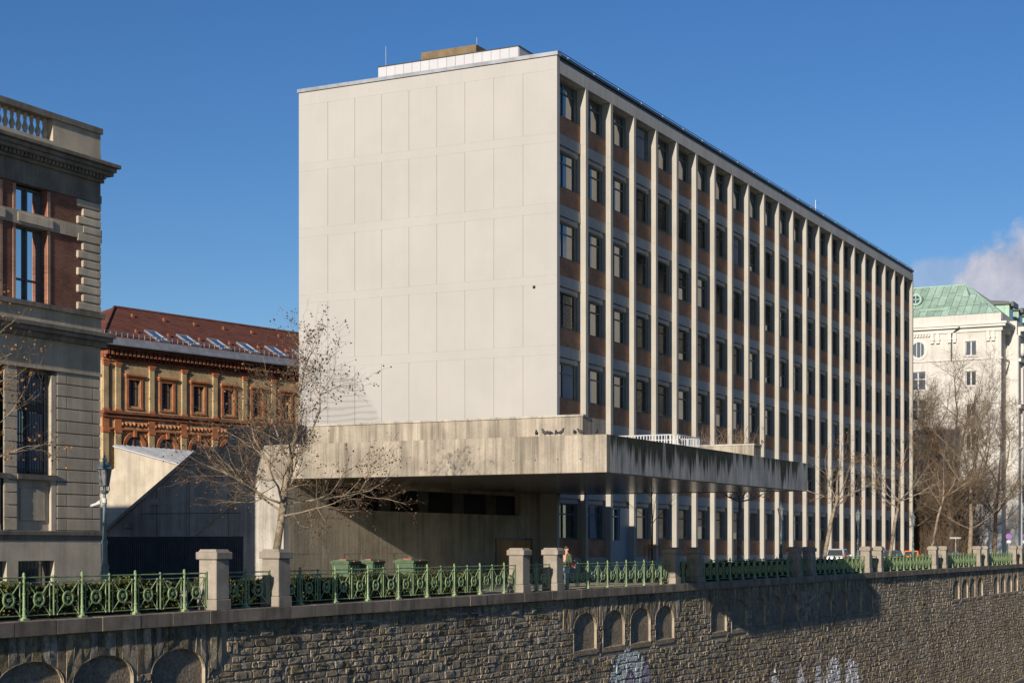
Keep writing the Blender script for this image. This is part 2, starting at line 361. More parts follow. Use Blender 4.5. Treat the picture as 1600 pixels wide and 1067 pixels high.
# ------------------------------------------------------------------ mesh builder
class MB:
    def __init__(self): self.v = []; self.f = []
    def add(self, vs, fs):
        o = len(self.v); self.v += [tuple(p) for p in vs]; self.f += [tuple(i + o for i in f) for f in fs]; return self
    def box(self, x0, x1, y0, y1, z0, z1):
        return self.add([(x0, y0, z0), (x1, y0, z0), (x1, y1, z0), (x0, y1, z0), (x0, y0, z1), (x1, y0, z1), (x1, y1, z1), (x0, y1, z1)],
                        [(3, 2, 1, 0), (4, 5, 6, 7), (0, 1, 5, 4), (1, 2, 6, 5), (2, 3, 7, 6), (3, 0, 4, 7)])
    def hexa(self, b, t):
        return self.add(list(b) + list(t), [(3, 2, 1, 0), (4, 5, 6, 7), (0, 1, 5, 4), (1, 2, 6, 5), (2, 3, 7, 6), (3, 0, 4, 7)])
    def taper(self, cx, cy, z0, w0, d0, z1, w1, d1):
        q = lambda w, d, z: [(cx - w / 2, cy - d / 2, z), (cx + w / 2, cy - d / 2, z), (cx + w / 2, cy + d / 2, z), (cx - w / 2, cy + d / 2, z)]
        return self.hexa(q(w0, d0, z0), q(w1, d1, z1))
    def prism(self, poly, h, axis='z'):
        """poly: list of 2-D points; h=(a,b) extent along axis. axis z: (x,y); y: (x,z); x: (y,z)"""
        n = len(poly); a, b = h
        P = {'z': lambda p, k: (p[0], p[1], k), 'y': lambda p, k: (p[0], k, p[1]), 'x': lambda p, k: (k, p[0], p[1])}[axis]
        return self.add([P(p, a) for p in poly] + [P(p, b) for p in poly],
                        [tuple(range(n))[::-1], tuple(range(n, 2 * n))] + [(i, (i + 1) % n, n + (i + 1) % n, n + i) for i in range(n)])
    def tube(self, pts, r, n=6, cap=True):
        pts = [Vector(p) for p in pts]
        if not isinstance(r, (list, tuple)): r = [r] * len(pts)
        o = len(self.v); up = None
        for i, p in enumerate(pts):
            d = (pts[min(i + 1, len(pts) - 1)] - pts[max(i - 1, 0)]).normalized()
            if up is None: up = Vector((0, 0, 1)) if abs(d.z) < .9 else Vector((1, 0, 0))
            a = d.cross(up); a = a.normalized() if a.length > 1e-6 else d.orthogonal().normalized(); b = a.cross(d); up = b
            for k in range(n):
                th = 2 * math.pi * k / n
                self.v.append(tuple(p + (a * math.cos(th) + b * math.sin(th)) * r[i]))
        for i in range(len(pts) - 1):
            for k in range(n):
                k2 = (k + 1) % n
                self.f.append((o + i * n + k, o + i * n + k2, o + (i + 1) * n + k2, o + (i + 1) * n + k))
        if cap:
            self.f.append(tuple(o + k for k in range(n))[::-1]); e = o + (len(pts) - 1) * n
            self.f.append(tuple(e + k for k in range(n)))
        return self
    def lathe(self, prof, c=(0, 0, 0), n=12):
        o = len(self.v)
        for r, z in prof:
            for k in range(n):
                th = 2 * math.pi * k / n
                self.v.append((c[0] + r * math.cos(th), c[1] + r * math.sin(th), c[2] + z))
        for i in range(len(prof) - 1):
            for k in range(n):
                k2 = (k + 1) % n
                self.f.append((o + i * n + k, o + i * n + k2, o + (i + 1) * n + k2, o + (i + 1) * n + k))
        self.f.append(tuple(o + k for k in range(n))[::-1]); e = o + (len(prof) - 1) * n
        self.f.append(tuple(e + k for k in range(n)))
        return self
    def disc_y(self, cx, y, cz, r, th, n=16, r2=None):
        """disc or ring standing in the XZ plane"""
        if r2 is None:
            return self.prism([(cx + r * math.cos(2 * math.pi * k / n), cz + r * math.sin(2 * math.pi * k / n)) for k in range(n)], (y, y + th), 'y')
        o = len(self.v)
        for rr in (r, r2):
            for yy in (y, y + th):
                for k in range(n):
                    a = 2 * math.pi * k / n
                    self.v.append((cx + rr * math.cos(a), yy, cz + rr * math.sin(a)))
        for k in range(n):
            k2 = (k + 1) % n
            A, B, C, D = o, o + n, o + 2 * n, o + 3 * n
            self.f += [(A + k, A + k2, B + k2, B + k), (C + k2, C + k, D + k, D + k2), (A + k2, A + k, C + k, C + k2), (B + k, B + k2, D + k2, D + k)]
        return self
    def mesh(self, name, mat, off=(0, 0, 0), smooth=False, bevel=0.0):
        me = bpy.data.meshes.new(name)
        v = self.v if not any(off) else [(a - off[0], b - off[1], c - off[2]) for a, b, c in self.v]
        me.from_pydata(v, [], self.f)
        if bevel:
            bm = bmesh.new(); bm.from_mesh(me)
            bmesh.ops.bevel(bm, geom=bm.edges[:], offset=bevel, segments=1, affect='EDGES', clamp_overlap=True)
            bm.to_mesh(me); bm.free()
        if smooth:
            me.polygons.foreach_set('use_smooth', [True] * len(me.polygons))
        if mat is not None: me.materials.append(M[mat])
        me.update()
        return me


def tag(o, label=None, cat=None, group=None, kind=None):
    if label: o['label'] = label
    if cat: o['category'] = cat
    if group: o['group'] = group
    if kind: o['kind'] = kind
    return o


def thing(name, label, cat, loc=(0, 0, 0), rz=0.0, group=None):
    o = bpy.data.objects.new(name, None); COL.objects.link(o)
    o.location = loc; o.rotation_euler = (0, 0, rz); o.empty_display_size = .3
    return tag(o, label, cat, group, 'thing')


def inst(name, me, parent=None, loc=(0, 0, 0), scale=None, rz=0.0):
    o = bpy.data.objects.new(name, me); COL.objects.link(o)
    if parent is not None: o.parent = parent
    o.location = loc
    if scale: o.scale = scale
    if rz: o.rotation_euler = (0, 0, rz)
    return o


def part(name, mb, mat, parent=None, smooth=False, bevel=0.0, label=None, world=True):
    """one mesh object; mb holds world coordinates (world=True) or the parent's own"""
    off = (0, 0, 0)
    if world and parent is not None:
        r = parent
        while r.parent is not None: r = r.parent
        off = tuple(r.location)
    o = inst(name, mb.mesh(name, mat, off, smooth, bevel), parent)
    if label: o['label'] = label
    return o


def single(name, mb, mat, label, cat, loc, group=None, kind=None, **kw):
    o = inst(name, mb.mesh(name, mat, loc, **kw), None, loc)
    return tag(o, label, cat, group, kind)


def structure(name, mb, mat):
    o = inst(name, mb.mesh(name, mat)); o['kind'] = 'structure'; return o


def copy_tree(o, parent=None):
    c = o.copy(); COL.objects.link(c); c.parent = parent
    for ch in o.children: copy_tree(ch, c)
    return c


# ------------------------------------------------------------------ setting
WY = 29.40          # face of the river wall
structure('road', MB().add([(-600, 30.0, -.14), (3000, 30.0, -.14), (3000, 3000, -.14), (-600, 3000, -.14)], [(0, 1, 2, 3)]), 'asphalt')
structure('pavement', MB().box(-60, 400, 30.03, 34.6, -.3, -.02), 'paving')
structure('kerb', MB().box(-60, 400, 34.605, 34.76, -.3, -.022), 'kerb')
structure('forecourt_pavement', MB().box(52, 400, 40.75, 62, -.3, -.022), 'paving')
structure('water', MB().add([(-400, .9, -12.62), (1200, .9, -12.62), (1200, 29.9, -12.62), (-400, 29.9, -12.62)], [(0, 1, 2, 3)]), 'water')
structure('near_bank', MB().box(-400, 1200, -120, .6, -13, 0), 'bank')

# ------------------------------------------------------------------ river wall
wall = thing('embankment_wall', 'long rubble stone river wall with arched niches, granite coping and spray paint', 'wall', (100, 29.4, -12.6))
NICHES = [(30.54 - 2.95, 2.36), (30.54 - .35, 2.4), (32.91, 2.37), (36.03, 2.36)]
NICHES += [(63.43, 2.35), (66.46, 2.41), (69.53, 2.40), (72.51, 2.40)]
NICHES += [(79.98, 2.40), (83.16, 2.40), (86.45, 2.3), (89.42, 2.35), (92.4, 2.4)]
NICHES += [(99.4, 2.4), (102.88, 2.4), (106.2, 2.45), (109.4, 2.35)]
NICHES += [(136.44, 2.5), (139.83, 2.5), (143.0, 2.4), (146.1, 2.4), (153.2, 2.45), (156.5, 2.45), (159.7, 2.45), (162.9, 2.4)]
NZT, NZB, RISE = -1.02, -2.62, .62
NZS = NZT - RISE
X0, X1 = 24.0, 180.0
ZTOP, ZFOOT = -.378, -11.15


def arch_z(x, nx, nw):
    q = (x - (nx + nw / 2)) / (nw / 2); return NZS + RISE * math.sqrt(max(0, 1 - q * q))


# mortar face, with openings for the niches
mb = MB(); my = WY + .035
def quad_xz(x0, x1, za0, zb0, za1, zb1, y): mb.add([(x0, y, za0), (x1, y, zb0), (x1, y, zb1), (x0, y, za1)], [(0, 1, 2, 3)])
quad_xz(X0, X1, NZT, NZT, ZTOP + .1, ZTOP + .1, my)
quad_xz(X0, X1, ZFOOT - .3, ZFOOT - .3, NZB, NZB, my)
prev = X0
for nx, nw in NICHES:
    quad_xz(prev, nx, NZB, NZB, NZT, NZT, my); prev = nx + nw
    K = 12
    for k in range(K):
        a, b = nx + nw * k / K, nx + nw * (k + 1) / K
        quad_xz(a, b, arch_z(a, nx, nw), arch_z(b, nx, nw), NZT, NZT, my)
quad_xz(prev, X1, NZB, NZB, NZT, NZT, my)
part('mortar_face', mb, 'mortar', wall)
# niche backs and reveals
for nx, nw in NICHES:
    nb = MB(); d = WY + .12
    nb.box(nx - .05, nx + nw + .05, d, d + .1, NZB - .05, NZT + .05)
    part('niche_back', nb, 'niche', wall)
    rv = MB(); K = 14; rim = [(nx, NZB)] + [(nx + nw * (.5 - .5 * math.cos(math.pi * k / K)), 0) for k in range(K + 1)] + [(nx + nw, NZB)]
    rim = [(x, arch_z(x, nx, nw) if 0 < i < len(rim) - 1 else z) for i, (x, z) in enumerate(rim)]
    for (xa, za), (xb, zb) in zip(rim[:-1], rim[1:]):
        rv.add([(xa, WY + .004, za), (xb, WY + .004, zb), (xb, d + .01, zb), (xa, d + .01, za)], [(0, 1, 2, 3)])
    part('niche_surround', rv, 'dressed', wall)
    sl_ = MB().hexa([(nx - .03, WY + .006, NZB - .2), (nx + nw + .03, WY + .006, NZB - .2), (nx + nw + .03, d, NZB - .2), (nx - .03, d, NZB - .2)], [(nx - .03, WY + .006, NZB + .0), (nx + nw + .03, WY + .006, NZB + .0), (nx + nw, d, NZB + .05), (nx, d, NZB + .05)])
    part('niche_sill', sl_, 'niche', wall)

# stones -------------------------------------------------------------
NG = 5
def stone_template(seed):
    r = np.random.default_rng(seed)
    vs, fs = [], []
    for j in range(NG):
        for i in range(NG):
            x = -.5 + i / (NG - 1); z = -.5 + j / (NG - 1)
            edge = i in (0, NG - 1) or j in (0, NG - 1)
            jx = jz = 0
            if edge:
                h = 0.0; jx = (r.random() - .5) * .05; jz = (r.random() - .5) * .07
                x *= .985; z *= .97
            else:
                h = .55 + .75 * r.random(); jx = (r.random() - .5) * .12; jz = (r.random() - .5) * .12
                if i in (1, NG - 2): x = math.copysign(.41, x)
                if j in (1, NG - 2): z = math.copysign(.37, z)
            vs.append((x + jx, -h, z + jz))
    for j in range(NG - 1):
        for i in range(NG - 1):
            a = j * NG + i
            fs.append((a, a + 1, a + NG + 1, a + NG))
    # skirt going into the mortar
    ring = [i for i in range(NG)] + [(j + 1) * NG - 1 for j in range(1, NG)] + [NG * NG - 1 - i for i in range(1, NG)] + [(NG - 1 - j) * NG for j in range(1, NG - 1)]
    n0 = len(vs)
    for k in ring: vs.append((vs[k][0] * 1.0, 1.0, vs[k][2] * 1.0))
    m = len(ring)
    for k in range(m):
        fs.append((ring[(k + 1) % m], ring[k], n0 + k, n0 + (k + 1) % m))
    return np.array(vs), fs


TPL = [stone_template(100 + i) for i in range(14)]
stones = []          # (cx, cz, w, h, depth)
r_ = random.Random(5)
def visible_floor(x):
    d = .891 * x + .454 * WY
    return 1.9 - .0835 * d - 1.3
def clear_of_niches(x0, x1, z0, z1):
    """pieces of x0..x1 that are free of the niches and their voussoirs on this course"""
    segs = [(x0, x1)]
    if z1 < NZB - .1: return segs
    for nx, nw in NICHES:
        lo, hi = nx - .02, nx + nw + .02
        out = []
        for a, b in segs:
            if hi <= a or lo >= b: out.append((a, b)); continue
            if a < lo: out.append((a, lo))
            if b > hi: out.append((hi, b))
        segs = out
    return [s for s in segs if s[1] - s[0] > .12]
groups = [(27.2, 39.2), (62.4, 75.6), (79.0, 95.4), (98.6, 112.3), (135.6, 149.2), (152.5, 166)]
z = ZTOP - .01; row = 0
def wave(x, row): return .028 * math.sin(x * .83 + row * 1.7) + .02 * math.sin(x * 2.3 + row * .9)
prev_tall = []
while z > ZFOOT:
    h = r_.choice((.20, .22, .24, .25, .27, .29, .32)); zt, zb = z, z - h; z = zb; row += 1
    x = X0 + r_.random() * .4; tall = []
    while x < X1:
        w = min(.24 + r_.expovariate(1 / .17), .75) * (1.0 if x < 110 else 1.1)
        xa, xb = x, x + w; x = xb
        if zt < visible_floor(xb): continue
        if zb > NZS - .05 and any(a < xb and xa < b for a, b in groups): continue      # the voussoir zone
        if any(a < (xa + xb) / 2 < b for a, b in prev_tall): continue                  # a tall stone reaches down from the course above
        zz = zb
        if r_.random() < .10 and w < .45 and zb - .2 > ZFOOT: zz = zb - r_.uniform(.12, .2); tall.append((xa, xb))
        wv = wave(xa, row) if NZB - .4 > zt or zb > NZT else 0
        pieces_ = [(zz, zt)]
        if h > .26 and r_.random() < .14: q = zb + h * r_.uniform(.4, .6); pieces_ = [(zb, q), (q, zt)]
        for pb, pt2 in pieces_:
            for a, b in clear_of_niches(xa, xb, pb, pt2):
                g = r_.uniform(.014, .034)
                stones.append(((a + b) / 2, (pt2 + pb) / 2 + wv + r_.uniform(-.012, .012), b - a - g, pt2 - pb - g, max(.002, r_.gauss(.017, .011))))
    prev_tall = tall
# tall voussoir stones over the niches
vous = []
for a, b in groups:
    x = a
    while x < b:
        w = r_.uniform(.2, .34); xa, xb = x, min(x + w, b); x += w
        zt = ZTOP - .02
        zs = []
        for xx in (xa, xb):
            zz = NZS - .05
            for nx, nw in NICHES:
                if nx - .03 < xx < nx + nw + .03: zz = max(zz, arch_z(min(max(xx, nx), nx + nw), nx, nw) + .012)
            zs.append(zz)
        if max(zs) > NZS + .05 or True:
            vous.append((xa + .012, xb - .012, zs[0], zs[1], zt, r_.uniform(.018, .04)))
def importance(s):
    d = .891 * s[0] + .454 * WY
    top = 1.9 - .0835 * d
    if s[1] < top - .15: return 0
    return s[2] * (.454 * 1 - .891 * ((.454 * s[0] - .891 * WY) / d)) * s[3] / d / d
order = sorted(range(len(stones)), key=lambda i: -importance(stones[i]))
single_ids = set(order[:300])
tmesh = []
for vs, fs in TPL:
    me = bpy.data.meshes.new('stone'); me.from_pydata([tuple(v) for v in vs], [], fs); me.materials.append(M['stone']); tmesh.append(me)
for i in order[:300]:
    cx, cz, w, h, dp = stones[i]
    o = bpy.data.objects.new('stone', tmesh[i % 14]); COL.objects.link(o); o.parent = wall
    o.location = (cx - 100, my - 29.4, cz + 12.6); o.scale = (w * (1 if i % 2 else -1), dp + .008, h * (1 if (i // 2) % 2 else -1))
    if (i % 2 == 0) != ((i // 2) % 2 == 0): pass
rest = [i for i in range(len(stones)) if i not in single_ids]
V, F, off = [], [], 0
for i in rest:
    cx, cz, w, h, dp = stones[i]; vs, fs = TPL[i % 14]
    sx = 1 if i % 2 else -1; sz = 1 if (i // 2) % 2 else -1
    q = vs * np.array([w * sx, dp + .008, h * sz]) + np.array([cx, my, cz]); V.append(q)
    flip = sx * sz < 0
    F += [tuple(k + off for k in (f[::-1] if flip else f)) for f in fs]; off += len(vs)
mb = MB(); mb.v = [tuple(p) for p in np.concatenate(V)]; mb.f = F
tag(part('rubble_stones', mb, 'stone', wall), kind='stuff')
for xa, xb, za, zb, zt, dp in vous:
    if xb - xa < .06: continue
    y = WY + .035 - dp
    mb = MB(); K = 3
    mid = []
    for k in range(K + 1):
        f = k / K
        for q in (0, 1):
            x = xa + (xb - xa) * q; zz = (za, zb)[q]; mid.append((x + r_.uniform(-.012, .012), y + r_.uniform(-.014, .014) + (.012 if k in (0, K) else 0), zz + (zt - zz) * f))
    n = len(mid)
    back = [(p[0], my + .02, p[2]) for p in mid]
    fs = [(2 * k, 2 * k + 1, 2 * k + 3, 2 * k + 2) for k in range(K)]
    fs += [(2 * k + 2, n + 2 * k + 2, n + 2 * k, 2 * k) for k in range(K)] + [(2 * k + 1, n + 2 * k + 1, n + 2 * k + 3, 2 * k + 3) for k in range(K)]
    fs += [(1, 0, n, n + 1), (2 * K, 2 * K + 1, n + 2 * K + 1, n + 2 * K)]
    mb.add(mid + back, fs)
    part('voussoir', mb, 'stone', wall)
# foot of the wall
part('wall_foot', MB().box(X0, X1 + 60, WY - .22, WY + .3, -13, ZFOOT - .02), 'plinth', wall)
part('wall_core', MB().box(X0, X1 + 60, WY + .26, WY + .6, -13, -.39), 'mortar', wall)
# coping stones
x = X0; cop = []
while x < X1:
    w = r_.uniform(1.05, 1.75); cop.append((x, x + w)); x += w
for a, b in cop:
    g = .006
    part('coping_stone', MB().box(a + g, b - g, 29.27 + r_.uniform(-.006, .006), 30.04, ZTOP + r_.uniform(-.004, .004), r_.uniform(-.006, .002)), 'coping', wall, bevel=.012)
# small yellow figure painted on a stone
fc = bpy.data.curves.new('six', 'FONT'); fc.body = '6'; fc.size = .42; fc.extrude = .003
fo = bpy.data.objects.new('six_tmp', fc); COL.objects.link(fo)
dg = bpy.context.evaluated_depsgraph_get(); me6 = bpy.data.meshes.new_from_object(fo.evaluated_get(dg)); bpy.data.objects.remove(fo)
me6.materials.clear(); me6.materials.append(M['yellow_paint'])
o6 = inst('painted_figure', me6, wall, (61.62 - 100, WY - .04 - 29.4, -2.96 + 12.6)); o6.rotation_euler = (rad(90), 0, 0)

# ------------------------------------------------------------------ granite pillars
PIL = [(38.81, 41.91), (58.5, 61.61), (74.85, 77.98), (94.5, 97.35), (110.4, 113.5), (130.1, 133.6), (146.95, 150.0), (163.85, 167.0)]
PW = .62
base_m = MB().box(0, PW + .08, 0, PW + .08, 0, .31).mesh('base', 'granite', (.04, .04, 0), bevel=.014)
shaft_m = MB().box(0, PW, 0, PW, .312, 1.46).mesh('shaft', 'granite', bevel=.02)
capb = MB().box(-.07, PW + .07, -.07, PW + .07, 1.462, 1.68)
cap_m = capb.mesh('cap', 'granite', bevel=.02)
top_m = MB().taper(PW / 2, PW / 2, 1.682, PW + .02, PW + .02, 1.755, PW - .06, PW - .06).mesh('cap_top', 'granite')
pair_where = ['beside the iron gate yard, in the first pair', 'before the brown door, in the second pair', 'at the edge of the canopy shadow, in the third pair', 'wholly in shadow, in the fourth pair', 'by the silver car, in the fifth pair',
              'before the bare tree grove, in the sixth pair', 'beside the pale corner palace, in the seventh pair', 'farthest along the wall, in the eighth pair']
for k, (a, b) in enumerate(PIL):
    for q, x in enumerate((a, b)):
        p = thing('granite_pillar', f'{"nearer" if q == 0 else "farther"} granite pillar {pair_where[k]}', 'pillar', (x, 29.33, 0), 0, 'granite pillars in pairs along the river railing')
        inst('base', base_m, p); inst('shaft', shaft_m, p); c = inst('cap', cap_m, p); inst('cap_top', top_m, c)

# ------------------------------------------------------------------ iron railings
RY = 29.65
def panel_meshes():
    out = {}
    allm = MB()
    def keep(name, mb): allm.add(mb.v, mb.f); out[name] = mb.mesh(name.rstrip('0123456789_'), 'rail_green')
    for k, x in enumerate((.13, .87)):
        b = MB().tube([(x, 0, .12), (x, 0, .95)], .016, 5)
        for z in (.12, .94): b.lathe([(.012, -.03), (.032, -.015), (.032, .015), (.012, .03)], (x, 0, z), 6)
        keep(f'bar_{k}', b)
    for k, (x, z) in enumerate(((.13, .93), (.87, .93), (.13, .14), (.87, .14))):
        v = Vector((x - .5, 0, z - .52)); q = v.normalized() * .16
        keep(f'brace_{k}', MB().tube([(x, 0, z), (.5 + q.x, 0, .52 + q.z)], .0155, 5))
    m = MB().disc_y(.5, -.03, .52, .19, .06, 20, .148)
    m.disc_y(.5, -.03, .52, .052, .06, 10)
    for k in range(3):
        a = k * math.pi * 2 / 3 + .5
        m.tube([(.5 + .04 * math.cos(a), 0, .52 + .04 * math.sin(a)), (.5 + .155 * math.cos(a), 0, .52 + .155 * math.sin(a))], .013, 4)
    keep('medallion', m)
    for k, (z, r) in enumerate(((1.07, .023), (.945, .015), (.12, .015))):
        keep(f'rail_{k}', MB().tube([(0, 0, z), (1, 0, z)], r, 6))
    p = MB()
    p.box(-.11, .11, -.09, .09, 0, .05); p.lathe([(.09, .05), (.075, .09), (.05, .16), (.043, .24), (.058, .26), (.058, .29), (.042, .31), (.038, .62), (.05, .64), (.05, .67), (.036, .69), (.036, 1.02), (.05, 1.04), (.055, 1.09), (.035, 1.11), (.03, 1.13), (.04, 1.15), (.025, 1.18), (.01, 1.20)], n=10)
    i = MB(); i.tube([(0, 0, .10), (0, 0, 1.06)], .026, 6); i.lathe([(.02, 1.06), (.034, 1.085), (.034, 1.11), (.012, 1.13)], n=6)
    i.box(-.055, .055, -.022, .022, .88, .93)
    return out, allm.mesh('lattice', 'rail_green'), p.mesh('post', 'rail_green'), i.mesh('baluster', 'rail_green')
pieces, lattice_m, post_m, mid_m = panel_meshes()
secs = []
edges = [(24.0, PIL[0][0])]
for k in range(len(PIL)):
    edges.append((PIL[k][0] + PW, PIL[k][1]))
    edges.append((PIL[k][1] + PW, PIL[k + 1][0] if k + 1 < len(PIL) else 181.0))
where_long = ['at the near end of the wall, before the grey palace', 'before the green waste containers', 'beyond the person with the red bag', 'in the canopy shadow before the office', 'before the silver car', 'before the orange car', 'before the bare tree grove', 'before the pale corner palace', 'at the far end of the wall']
ordn = ['first', 'second', 'third', 'fourth', 'fifth', 'sixth', 'seventh', 'eighth', 'ninth']
for k, (a, b) in enumerate(edges):
    L = b - a
    n = max(2, 2 * round(L / 2.07)); w = L / n
    lab = f'long green iron railing {where_long[k // 2]}' if k % 2 == 0 else f'short green iron railing between the two pillars of the {ordn[k // 2]} pair'
    t = thing('iron_railing', lab, 'railing', (a, RY, 0), 0, 'green iron railings along the river wall')
    for i in range(n):
        loc = (i * w, 0, 0); s = (w, 1, 1)
        if a < 98:
            for nm, me in pieces.items(): inst(me.name.split('.')[0], me, t, loc, s)
        else:
            tag(inst('lattice', lattice_m, t, loc, s), kind='stuff')
        if i:
            inst('post' if i % 2 else 'baluster', post_m if i % 2 else mid_m, t, (i * w, 0, 0))
    for x in (.06, L - .06):
        inst('baluster', mid_m, t, (x, 0, 0))

# ------------------------------------------------------------------ hedges
def hedge(x0, x1, y0, y1, h, mat, label, n, leaf=.06, seed=1):
    r = np.random.default_rng(seed)
    t = thing('hedge', label, 'hedge', ((x0 + x1) / 2, (y0 + y1) / 2, 0), 0, 'hedges behind the river railing')
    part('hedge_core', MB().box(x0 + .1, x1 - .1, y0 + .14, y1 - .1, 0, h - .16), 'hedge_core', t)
    P = np.stack([r.uniform(x0, x1, n), y0 + (y1 - y0) * r.random(n) ** 1.8, r.uniform(.02, 1, n) ** .7 * h], 1)
    P[:, 2] *= .86 + .14 * np.sin(P[:, 0] * 2.1 + seed) * np.sin(P[:, 0] * .73) + .12 * (r.random(n) - .3)
    A = r.normal(size=(n, 3)); A /= np.linalg.norm(A, axis=1)[:, None]
    B = np.cross(A, r.normal(size=(n, 3))); B /= np.linalg.norm(B, axis=1)[:, None]
    s = leaf * r.uniform(.6, 1.5, n)[:, None]
    Q = np.stack([P - A * s, P + B * s * .45, P + A * s, P - B * s * .45], 1).reshape(-1, 3)
    mb = MB(); mb.v = [tuple(q) for q in Q]; mb.f = [(4 * i, 4 * i + 1, 4 * i + 2, 4 * i + 3) for i in range(n)]
    tag(part('leaves', mb, mat, t), kind='stuff')
hedge(26, 38.6, 30.25, 31.1, .98, 'hedge_dull', 'dull yellow-green hedge behind the railing before the grey palace', 9000, .055, 1)
hedge(39.5, 57.2, 30.25, 31.1, .95, 'hedge_dull', 'thin yellowish hedge behind the railing before the waste containers', 9000, .055, 2)
hedge(78.8, 110.2, 30.2, 31.2, 1.02, 'hedge_green', 'dense dark evergreen hedge in the canopy shadow before the office', 15000, .075, 3)
hedge(111.2, 133.4, 30.2, 31.2, .98, 'hedge_green', 'sunlit evergreen hedge before the parked cars', 10000, .085, 4)
hedge(134.4, 149.8, 30.2, 31.2, .92, 'hedge_green', 'evergreen hedge before the bare tree grove', 7000, .09, 5)
hedge(150.8, 178, 30.2, 31.2, .92, 'hedge_green', 'evergreen hedge at the far end before the pale corner palace', 9000, .09, 6)
single('white_board', MB().box(138.5, 149.5, 31.5, 31.56, .95, 1.18), 'white_metal', 'long low white board above the hedge before the grove', 'board', (144, 31.5, .95))

# ------------------------------------------------------------------ office slab
YF = 41.5; XO = 87.2; XE = 173.65
def pier_x(n): return XO if n == 0 else 87.5 + 3.73 * n
office = thing('office_building', 'long white seven storey office slab with concrete piers and brick spandrels', 'building', (130, 50, 0))
part('core', MB().box(87.6, XE, 42.22, 59.4, -.02, 30.2), 'band', office)
part('roof_edge', MB().box(87.5, XE + .12, YF - .06, YF + .5, 30.255, 30.42).box(87.5, XE, YF + .06, YF + .45, 30.02, 30.25), 'dark_metal', office)
part('roof_rail', MB().tube([(87.6, YF + .1, 30.62), (XE, YF + .1, 30.62)], .025, 5), 'dark_metal', office)
part('fascia', MB().box(87.565, XE, YF + .004, YF + .7, 29.3, 30.02), 'fascia', office)
clip_m = MB().box(-.05, .05, -.03, .03, 0, .09).mesh('edge_clip', 'white_metal')
for n in range(24): inst('edge_clip', clip_m, office, (88.6 + 3.73 * n - 130, YF - .05 - 50, 30.36))
# piers, grooved at every storey
def pier_mesh(w):
    mb = MB(); zs = [-.02] + [.55 + 4.15 * k for k in range(1, 7)] + [29.296]
    zs = [-.02] + [1.05 + 4.15 * k for k in range(0, 7)] + [29.296]
    for a, b in zip(zs[:-1], zs[1:]): mb.box(0, w, 0, .72, a + .006, b - .006)
    mb.box(.012, w - .012, .012, .71, -.02, 29.29)
    return mb.mesh('pier', 'pier')
pm = pier_mesh(.36)
for n in range(1, 24): inst('pier', pm, office, (pier_x(n) - 130, YF - 50, 0))
# end wall of cladding panels
part('end_wall', MB().box(87.235, 87.56, YF, 59.48, -.02, 30.25), 'render_white', office)
part('end_wall_cap', MB().box(87.1, 87.62, YF - .08, 59.55, 30.256, 30.47), 'zinc', office)
ys = [41.5, 43.70, 45.63, 47.58, 49.51, 51.45, 53.39, 55.33, 57.31, 59.48]
rows_ = [(25.78, 29.44), (21.71, 25.27), (17.53, 21.15), (13.46, 17.03), (9.30, 12.92), (5.2, 8.8)]
for k, (a, b) in enumerate(rows_):
    for i in range(9):
        part('wall_panel', MB().box(87.2, 87.235, ys[i] + (.016 if i else 0), ys[i + 1] - (.016 if i < 8 else 0), a + .002, b - .002), 'render_white', office)
    top = 30.25 if k == 0 else rows_[k - 1][0]
    part('wall_band', MB().box(87.199, 87.235, 41.5, 59.48, b + .002, top - .002), 'render_white', office)
part('wall_band', MB().box(87.199, 87.235, 41.5, 59.48, -.02, 5.198), 'render_white', office)
part('vent_hole', MB().prism([(42.98 + .1 * math.cos(a * math.pi / 5), 16.9 + .1 * math.sin(a * math.pi / 5)) for a in range(10)], (87.19, 87.21), 'x'), 'black', office)
# storeys
W = 3.37
bp_m = MB().box(0, W, .37, .7, -1.1, -.03).mesh('brick_panel', 'brick_panel')
bd_m = MB().box(0, W, .33, .7, -1.73, -1.102).mesh('concrete_band', 'band')
pl_m = MB().box(0, W, .30, .7, -2.22, -1.102).mesh('plinth', 'pier')
bb_m = MB().box(.02, W - .42, .40, .66, -2.02, -1.80).box(0, W, .52, .7, -2.04, -1.732).mesh('blind_box', 'band')
fr = MB(); y0, y1 = .60, .70; H_ = 2.11
fr.box(0, .09, y0, y1, 0, H_).box(W - .40, W, y0 - .02, y1, 0, H_).box(.09, W - .4, y0, y1, 0, .1).box(.09, W - .4, y0, y1, H_ - .08, H_)
mx_ = (W - .4) * .52
fr.box(mx_ - .04, mx_ + .04, y0, y1, .1, H_ - .08).box(.09, mx_ - .04, y0, y1, 1.46, 1.54).box(mx_ + .04, W - .4, y0, y1, 1.46, 1.54)
fr.box(0, W, .34, y0, -.03, 0)
fr_m = fr.mesh('window', 'window_frame')
pn_m = MB().add([(.09, .66, .1), (W - .4, .66, .1), (W - .4, .66, H_ - .08), (.09, .66, H_ - .08)], [(0, 1, 2, 3)]).mesh('pane', 'glass')
M['blind'] = mk('blind_slats', (.125, .125, .105), .5, .1, 3, .05, 20, spec=.4, rnd=.25)
def blind_mesh(L):
    mb = MB(); n = int(L / .078)
    for i in range(n):
        z = H_ - .04 - i * .078
        mb.add([(.06, .50, z - .03), (W - .42, .50, z - .03), (W - .42, .555, z + .012), (.06, .555, z + .012)], [(0, 1, 2, 3)])
    mb.box(.06, W - .42, .50, .555, H_ - .05 - n * .078, H_ - .02 - n * .078)
    return mb.mesh('blind', 'blind')
bl_full, bl_half, bl_some = blind_mesh(2.0), blind_mesh(1.1), blind_mesh(1.55)
in_m = MB().box(.1, mx_ - .05, .645, .655, .9, H_ - .1).mesh('inner_blind', 'curtain')
